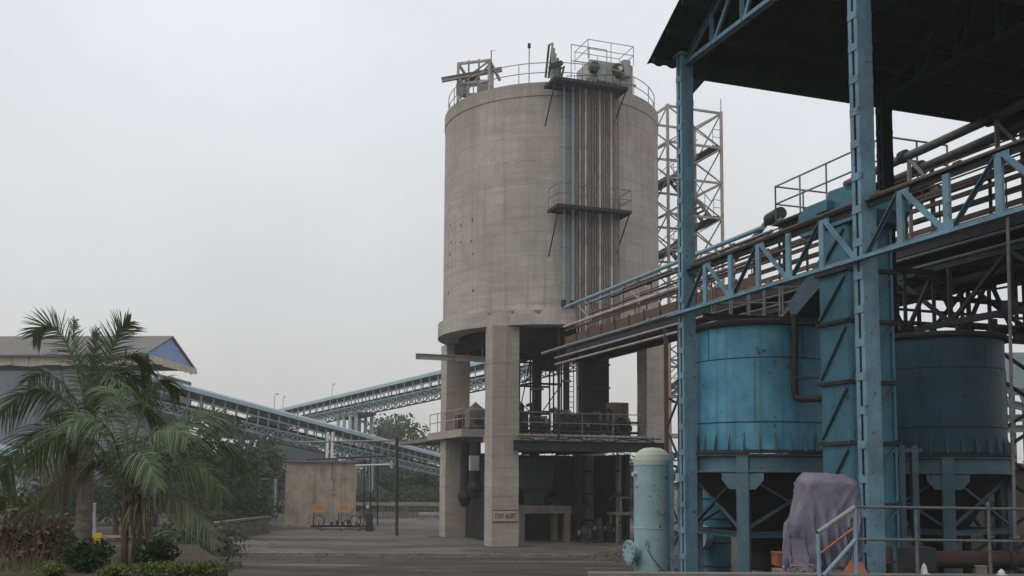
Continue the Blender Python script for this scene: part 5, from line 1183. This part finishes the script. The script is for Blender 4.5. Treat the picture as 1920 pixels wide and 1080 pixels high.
palm('young feather palm with slim brown stems between two round bushes', b1, c1, .06, .05, 'bark_brown', [
    ([(240, 935), (262, 940), (311, 925), (363, 958), (408, 1024)], -.5, .85, 1, 1), ([(240, 925), (275, 885), (335, 838), (400, 828), (440, 850), (468, 895)], .2, 1.05, 0, 1),
    ([(230, 925), (208, 885), (181, 866), (138, 892), (80, 940), (36, 972)], -.5, .9, 1, 1), ([(243, 900), (256, 810), (284, 735), (306, 713), (335, 735)], .5, 1.0, 0, 1),
    ([(228, 910), (190, 840), (140, 812), (90, 828), (48, 868)], .2, 1.0, 0, 1), ([(245, 905), (300, 845), (350, 795), (402, 780), (432, 792)], .9, .85, 0, 0),
    ([(238, 915), (250, 865), (280, 818), (322, 802), (352, 822)], -.9, .9, 0, 1), ([(234, 915), (222, 850), (200, 800), (162, 782), (128, 800)], -.9, .95, 0, 1),
    ([(236, 925), (242, 880), (256, 850), (276, 862), (298, 915)], -1.3, .75, 0, 1), ([(236, 900), (238, 820), (226, 758), (205, 728), (178, 728)], .7, .95, 0, 1),
    ([(240, 920), (285, 900), (335, 872), (385, 880), (418, 930)], -.3, .95, 0, 1), ([(238, 930), (252, 925), (264, 955), (268, 1005)], -.3, .6, 2, 1), ([(232, 905), (205, 830), (168, 790), (125, 770), (92, 782)], .9, .9, 0, 1)],
    YP1, .56, 300, [([b1 + Vec((.12, 0, 0)), b1 + Vec((.14, 0, .5)), b1 + Vec((.06, 0, 1.0)), c1 - Z * .15], .04), ([b1 + Vec((.16, .05, 0)), b1 + Vec((.22, .05, .55)), b1 + Vec((.27, .05, .9)), c1 + Vec((.1, 0, .05))], .03)])
b2 = Vec((at(157, 1000, YP2).x, YP2, 2.0)); c2 = at(164, 812, YP2)
palm('taller feather palm with a thick grey trunk behind the young palm', b2, c2, .165, .13, 'bark_palm', [
    ([(164, 800), (152, 722), (130, 655), (106, 618), (84, 612), (62, 632)], 0, .95, 0, 0), ([(168, 800), (188, 722), (208, 660), (226, 622), (244, 604)], .3, .95, 0, 0),
    ([(160, 805), (122, 752), (80, 732), (38, 742), (-5, 785)], -.3, 1.0, 0, 1), ([(170, 800), (205, 722), (238, 672), (262, 672), (284, 700)], .5, .85, 0, 1),
    ([(160, 812), (112, 800), (62, 815), (20, 860), (0, 900)], .4, .95, 0, 1), ([(172, 810), (220, 765), (268, 762), (306, 800)], .6, .9, 0, 1),
    ([(166, 800), (172, 720), (178, 655), (180, 618)], .2, .6, 0, 0), ([(158, 815), (128, 800), (95, 830), (72, 890)], -.8, .9, 1, 1), ([(156, 820), (132, 822), (112, 865), (104, 930)], .3, .8, 2, 1), ([(166, 806), (178, 750), (205, 712), (236, 722)], -1.0, .85, 0, 1), ([(162, 806), (140, 750), (112, 712), (80, 700), (52, 715)], .8, .9, 0, 1), ([(168, 800), (196, 730), (228, 700), (262, 715), (288, 760)], .9, .9, 0, 1), ([(164, 800), (160, 730), (150, 680), (138, 640), (140, 600)], .6, .7, 0, 0)],
    YP2, .68, 400)

# ------------------------------------------------------------------ shrubs, hedge and trees
def leaf_mesh(name, blobs, per, size, seed, flat=.0, org=(0, 0, 0), core=True):
    random.seed(seed); vs = []; fs = []
    for (c, r) in blobs:
        c = Vec(c); k = max(6, int(per * (r[0] * r[1] + r[0] * r[2]) * .5))
        for _ in range(k):
            d = Vec((random.gauss(0, 1), random.gauss(0, 1), random.gauss(0, 1))).normalized() * (random.uniform(.45, 1) ** .4)
            p = c + Vec((d.x * r[0], d.y * r[1], d.z * r[2])); s = size * random.uniform(.6, 1.4)
            a = (d + Vec((random.uniform(-1, 1), random.uniform(-1, 1), random.uniform(-.6, 1)))).normalized(); t = a.orthogonal().normalized(); t = Matrix.Rotation(random.uniform(0, 6.28), 3, a) @ t; b = a.cross(t)
            k0 = len(vs); vs += [p - t * s, p + b * s * .5 + a * s * .1, p + t * s, p - b * s * .5 + a * s * .1]; fs.append((k0, k0 + 1, k0 + 2, k0 + 3))
    me = bpy.data.meshes.new(name); me.from_pydata([v - Vec(org) for v in vs], [], fs); me.update(); return me
def put(me, name, matn, parent):
    if not me.materials: me.materials.append(M[matn])
    o = bpy.data.objects.new(name, me); COL.objects.link(o); o.parent = parent; return o
def bush(name, label, c, rx, ry, rz_, matn, per, size, seed, nb=14, cat='bush', group=None, stemh=None):
    t = thing(name, c, label, cat, group); random.seed(seed); c = Vec(c); bl = []
    for _ in range(nb):
        a = random.uniform(0, 6.28); f = random.uniform(.0, .62); h = random.uniform(.25, .78)
        bl.append((Vec((f * rx * math.cos(a), f * ry * math.sin(a), h * rz_)), (rx * random.uniform(.38, .52), ry * random.uniform(.38, .52), rz_ * random.uniform(.2, .34))))
    put(leaf_mesh('foliage', bl, per, size, seed), 'foliage', matn, t)
    for k in range(4):
        a = k * 1.6; MB().path([c, c + Vec((rx * .2 * math.cos(a), ry * .2 * math.sin(a), rz_ * .35)), c + Vec((rx * .45 * math.cos(a), ry * .45 * math.sin(a), rz_ * .7))], .02 + rx * .01, 6, True, .008).build('stem', 'bark', t)
    return t
bush('round_bush', 'dark clipped round bush left of the young palm', Vec((at(160, 1075, 16.2).x, 16.2, 2.0)), .46, .45, .52, 'bush_leaf', 2600, .035, 31, 22)
bush('round_bush', 'dark clipped round bush right of the young palm', Vec((at(292, 1070, 16.5).x, 16.5, 2.0)), .36, .36, .48, 'bush_leaf', 4200, .03, 32, 22)
for i, (px, lab) in enumerate([(215, 'yellow green hedge plant below the young palm trunk'), (285, 'yellow green hedge plant below the right round bush'), (335, 'yellow green hedge plant second from the hedge end'), (385, 'yellow green hedge plant at the right hedge end'), (100, 'yellow green hedge plant below the dry shrub')]):
    bush('hedge_plant', lab, Vec((at(px, 1075, 15.6).x, 15.6, 2.0)), .33, .28, .24 if i != 0 else .18, 'hedge_leaf', 4200, .03, 40 + i, 12, 'hedge', 'low hedge along the bottom')
bush('dry_shrub', 'brown dry shrub at the bottom left corner', Vec((at(40, 1060, 17.2).x, 17.2, 2.0)), 1.0, .6, .92, 'dry_leaf', 900, .05, 51, 26)
bush('wild_shrub', 'straggly green wild shrub at the left edge above the dry one', Vec((at(5, 1000, 20.5).x, 20.5, 2.0)), 1.0, .8, 1.35, 'weed_leaf', 620, .06, 52, 22)
bush('wild_shrub', 'dull green weed clump between dry shrub and thick palm trunk', Vec((at(110, 1000, 21.5).x, 21.5, 2.0)), .7, .6, .75, 'weed_leaf', 700, .05, 53, 16)
# dry stalks in the brown shrub
t = thing('dry_grass_clump', Vec((at(60, 1070, 16.5).x, 16.5, 2.0)), 'tuft of tall dry grass stalks at bottom left', 'grass')
random.seed(61); ds = MB(); g0 = Vec((at(60, 1070, 16.5).x, 16.5, 2.0))
for k in range(90):
    p = g0 + Vec((random.gauss(0, .38), random.gauss(0, .2), 0)); l = random.uniform(.25, .6); dx = Vec((random.gauss(0, .18), random.gauss(0, .15), 1)).normalized()
    w = Vec((.006, 0, 0)); m_p = p + dx * l * .6; e_p = p + dx * l + Vec((dx.x * .3, 0, -.05)) * l
    ds.add([p - w, p + w, m_p + w * .7, m_p - w * .7, e_p], [(0, 1, 2, 3), (3, 2, 4)])
stuff(ds.build('stalks', 'dry_leaf', t))
# young palm surroundings: white post, yellow sign
wp = thing('marker_post', at(176, 990, 24), 'slim white marker post beside the thick palm trunk', 'post')
MB().tube(at(176, 992, 24), at(177, 945, 24), .04, 8).build('post', 'conv_post', wp); MB().tube(at(177, 945, 24), at(177, 943, 24), .05, 8).build('cap', 'white_paint', wp); MB().tube(Vec((at(176, 992, 24).x, 24, 0)), at(176, 992, 24), .06, 8).build('base', 'conv_post', wp)
yb = thing('yellow_barrier', at(195, 1012, 23.5), 'yellow end board with dark rails behind the palm trunk', 'barrier')
MB().box(at(182, 1012, 23.5), (.22, .06, .3)).build('board', 'yellow_paint', yb)
for py in (1006, 1014, 1021): MB().box(at(203, py, 23.6), (.55, .05, .05)).build('rail', 'hall_sheet' if py == 1006 else 'rust', yb)
g = at(182, 1012, 23.5); MB().bar(Vec((g.x, 23.55, 0)), Vec((g.x, 23.55, g.z)), .06).build('post', 'steel_dark', yb)

TREES = {}
def tree_proto(kind, seed):
    random.seed(seed); bl = []
    H = 7.0
    for _ in range(34):
        a = random.uniform(0, 6.28); h = random.uniform(.28, .95); f = random.uniform(.1, 1) * (1.0 - .75 * abs(h - .5) * 1.2)
        r = random.uniform(.55, 1.15); bl.append((Vec((2.5 * f * math.cos(a), 2.5 * f * math.sin(a), H * h)), (r, r, r * .72)))
    me = leaf_mesh('crown', bl, 95, .17, seed); me.materials.append(M[('tree_leaf', 'tree_leaf_grey')[kind]])
    tr = MB(); tr.path([Vec((0, 0, 0)), Vec((.1, 0, H * .25)), Vec((0, .1, H * .5)), Vec((.1, 0, H * .85))], .2, 8, True, .05)
    for k in range(7):
        a = k * .9; z = H * (.25 + .07 * k); tr.path([Vec((0, 0, z)), Vec((.8 * math.cos(a), .8 * math.sin(a), z + .7)), Vec((1.8 * math.cos(a), 1.8 * math.sin(a), z + 1.2))], .08, 6, True, .02)
    mt = tr.mesh('trunk', Vec((0, 0, 0))); mt.materials.append(M['bark']); return me, mt
protos = [tree_proto(0, 71), tree_proto(1, 72), tree_proto(0, 73)]
def tree(label, x, y, h, w, k, rot, z0=0):
    t = thing('broadleaf_tree', Vec((x, y, z0)), label, 'tree', 'trees behind the yard'); s = h / 7.0
    for me, nm in zip(protos[k], ('crown', 'trunk')):
        o = bpy.data.objects.new(nm, me); COL.objects.link(o); o.parent = t; o.scale = (s * w, s * w, s); o.rotation_euler.z = rot
spots = [(405, 60, 7.0, 1.1, 'dark green tree behind the right tips of the palm'), (452, 66, 6.2, 1.0, 'dark green tree left of the block house gate'), (500, 78, 6.8, 1.0, 'dark tree close behind the block house left edge'), (345, 64, 6.0, 1.2, 'dark green tree behind the middle of the palm'), (290, 68, 6.2, 1.1, 'dark tree behind the young palm trunk'),
         (425, 90, 6.4, 1.1, 'tree below the conveyor near the shed post'), (700, 136, 5.4, 1.6, 'dark tree just right of the block house'), (755, 140, 5.0, 1.6, 'dark tree left of the far silo column'), (805, 142, 5.2, 1.6, 'dark tree beside the left silo column'), (650, 138, 5.5, 1.5, 'tree above the block house roof'),
         (706, 160, 13.2, 1.0, 'far tree above the conveyor, left of three'), (735, 165, 14.0, .9, 'far tree above the conveyor, middle of three'), (770, 160, 12.0, 1.1, 'far tree above the conveyor, right of three'), (1165, 82, 5.6, 1.2, 'grey green tree seen right under the silo deck'), (1215, 90, 6.0, 1.3, 'grey green tree behind the pale vessel'),
         (60, 70, 5.5, 1.3, 'tree at the far left edge behind the conveyor stretch'), (120, 66, 5.2, 1.2, 'tree behind the thick palm trunk'), (220, 62, 5.2, 1.2, 'tree low behind the palms')]
for i, (px, Y, h, w, lab) in enumerate(spots): tree(lab, at(px, 930, Y).x, Y, h, w, i % 3, i * 1.3)
# undergrowth bushes in front of the trees and the hedge on the planter
for i, (px, Y, rx, h, lab, mt) in enumerate([(430, 63, 2.6, 2.6, 'dark bush on the planter behind the palm tips', 'tree_leaf'), (475, 66, 1.8, 2.8, 'bush next to the small wire gate', 'tree_leaf'), (700, 101, 4, 2.2, 'bush beyond the road right of block house', 'tree_leaf_grey'), (780, 103, 5, 2.6, 'bush beyond the road left of the silo', 'tree_leaf_grey'), (640, 104, 5, 2.4, 'bush behind the block house right edge', 'tree_leaf_grey'), (330, 40, 3, 1.6, 'dark low bush behind the young palm right fronds', 'tree_leaf'), (250, 36, 2.6, 1.4, 'dark low bush behind the young palm stems', 'tree_leaf'), (130, 34, 2.6, 1.5, 'dark low bush behind the thick palm trunk', 'tree_leaf'), (380, 46, 2.2, 1.5, 'dark low bush near the planter end', 'tree_leaf'), (410, 70, 4.5, 4.6, 'big dark bush behind the planter hedge', 'tree_leaf'), (470, 80, 4.0, 5.0, 'big dark bush behind the wire gate', 'tree_leaf'), (340, 72, 5.0, 4.2, 'big dark bush behind the palm, right of the stems', 'tree_leaf'), (240, 74, 5.0, 3.6, 'big dark bush behind the palm stems', 'tree_leaf'), (130, 74, 5.5, 3.4, 'big dark bush behind the thick trunk', 'tree_leaf'), (30, 72, 5.0, 3.0, 'big dark bush at the left edge', 'tree_leaf'), (720, 120, 8, 4.6, 'wide dark bush below the sloping conveyor', 'tree_leaf'), (800, 122, 8, 4.6, 'wide dark bush beside the left silo column', 'tree_leaf'), (560, 112, 7, 4.5, 'wide dark bush behind the block house', 'tree_leaf'), (1170, 86, 4, 3.0, 'grey bush under the right of the silo', 'tree_leaf_grey')]):
    bush('bush', lab, Vec((at(px, 950, Y).x, Y, 0)), rx, 1.6, h, mt, 70, .15, 80 + i, 22)
for i in range(6):
    f = (i + .5) / 6; p = A_.lerp(B_, f) - Vec((.7, 0, 0))
    bush('hedge_plant', ['clipped dark hedge plant at the near end of the planter', 'clipped dark hedge plant second along the planter', 'clipped dark hedge plant third along the planter', 'clipped dark hedge plant fourth along the planter', 'clipped dark hedge plant fifth along the planter', 'clipped dark hedge plant at the far planter end'][i], p + Z * .9, .8, 1.2, .75, 'tree_leaf', 160, .08, 90 + i, 14, 'hedge', 'hedge on the planter wall')
# far woods: one mass along the horizon
random.seed(99); bl = []
for k in range(330):
    x = random.uniform(-190, 190); y = 175 + random.uniform(-12, 12) + abs(x) * .05; h = random.uniform(2, 9.5); bl.append((Vec((x, y, h * .6)), (random.uniform(2.5, 4.5), 2.5, h * .5)))
fw = bpy.data.objects.new('far_woods', leaf_mesh('far_woods', bl, 9, .42, 98)); fw.data.materials.append(M['tree_leaf_grey']); COL.objects.link(fw)
tag(fw, 'hazy mass of distant trees along the horizon', 'woods', None, 'stuff')
random.seed(123); ru = MB(); hc = onz(1150, 1050, 0)
for k in range(420):
    if k < 260: a = random.uniform(0, 6.28); f = abs(random.gauss(0, .5)); p = hc + Vec((1.5 * f * math.cos(a), .7 * f * math.sin(a), max(.03, .38 * (1 - f) + random.uniform(-.02, .05)))); r_ = random.uniform(.03, .11)
    else: p = Vec((random.uniform(-15, 8), 46.0 - abs(random.gauss(0, 1.6)), .03)); r_ = random.uniform(.015, .05)
    q = [Vec((random.uniform(.6, 1.2) * r_ * sx, random.uniform(.6, 1.2) * r_ * sy, random.uniform(.5, .9) * r_ * sz)) for sz in (-1, 1) for sy in (-1, 1) for sx in (-1, 1)]
    ru.add([p + v_ for v_ in q], [(0, 2, 3, 1), (4, 5, 7, 6), (0, 1, 5, 4), (2, 6, 7, 3), (0, 4, 6, 2), (1, 3, 7, 5)])
r0 = ru.build('rubble', 'wall_stone'); tag(r0, 'small rubble heap and loose stones along the kerb', 'rubble', None, 'stuff')
mo_ = MB(); n_ = 24
for j in range(4):
    f0, f1 = j / 4, (j + 1) / 4
    mo_.add([hc + Vec((1.7 * f * (1 + .15 * math.sin(3 * a_)) * math.cos(a_), .8 * f * math.sin(a_), .36 * (1 - f ** 1.3) + .012)) for f in (f0, f1) for a_ in [2 * math.pi * i / n_ for i in range(n_)]], [(i, (i + 1) % n_, (i + 1) % n_ + n_, i + n_) for i in range(n_)], True)
mo2 = mo_.build('earth_heap', 'dirt', None, hc); tag(mo2, 'low heap of brown earth by the kerb left of the vessel', 'heap')
# grass and weeds along the road edge and the far field
random.seed(77); gr = MB()
for k in range(5200):
    if k < 2600: x, y, z, l = random.uniform(-34, 6), random.gauss(100.5, 2.0), 0, random.uniform(.4, 1.2)
    elif k < 3900: x, y, z, l = random.uniform(-9.5, -4.4), random.uniform(16.0, 17.4), 2.0, random.uniform(.05, .2)
    else: x, y, z, l = random.uniform(-16, -2), 34.5 + random.gauss(0, .5), 0, random.uniform(.05, .3)
    p = Vec((x, y, z)); w = Vec((l * .05, 0, 0)); e_p = p + Vec((random.gauss(0, .25), random.gauss(0, .25), 1)) * l
    gr.add([p - w, p + w, e_p], [(0, 1, 2)])
g_ = gr.build('wild_grass', 'weed_leaf'); tag(g_, 'sparse dry grass along the verges', 'grass', None, 'stuff')

# ------------------------------------------------------------------ haze
hz = bpy.data.materials.new('haze'); hz.use_nodes = True; hn, hl_ = hz.node_tree.nodes, hz.node_tree.links
hn.clear(); ho_ = hn.new('ShaderNodeOutputMaterial'); pv = hn.new('ShaderNodeVolumePrincipled')
pv.inputs['Color'].default_value = (.93, .94, .96, 1); pv.inputs['Density'].default_value = .0008; pv.inputs['Anisotropy'].default_value = .2
hl_.new(pv.outputs[0], ho_.inputs['Volume'])
hb = MB().box(Vec((0, 400, 14.5)), (1900, 1500, 31)).build('haze', hz); hb['kind'] = 'stuff'; hb['label'] = 'thin grey industrial haze in the air'; hb['category'] = 'haze'
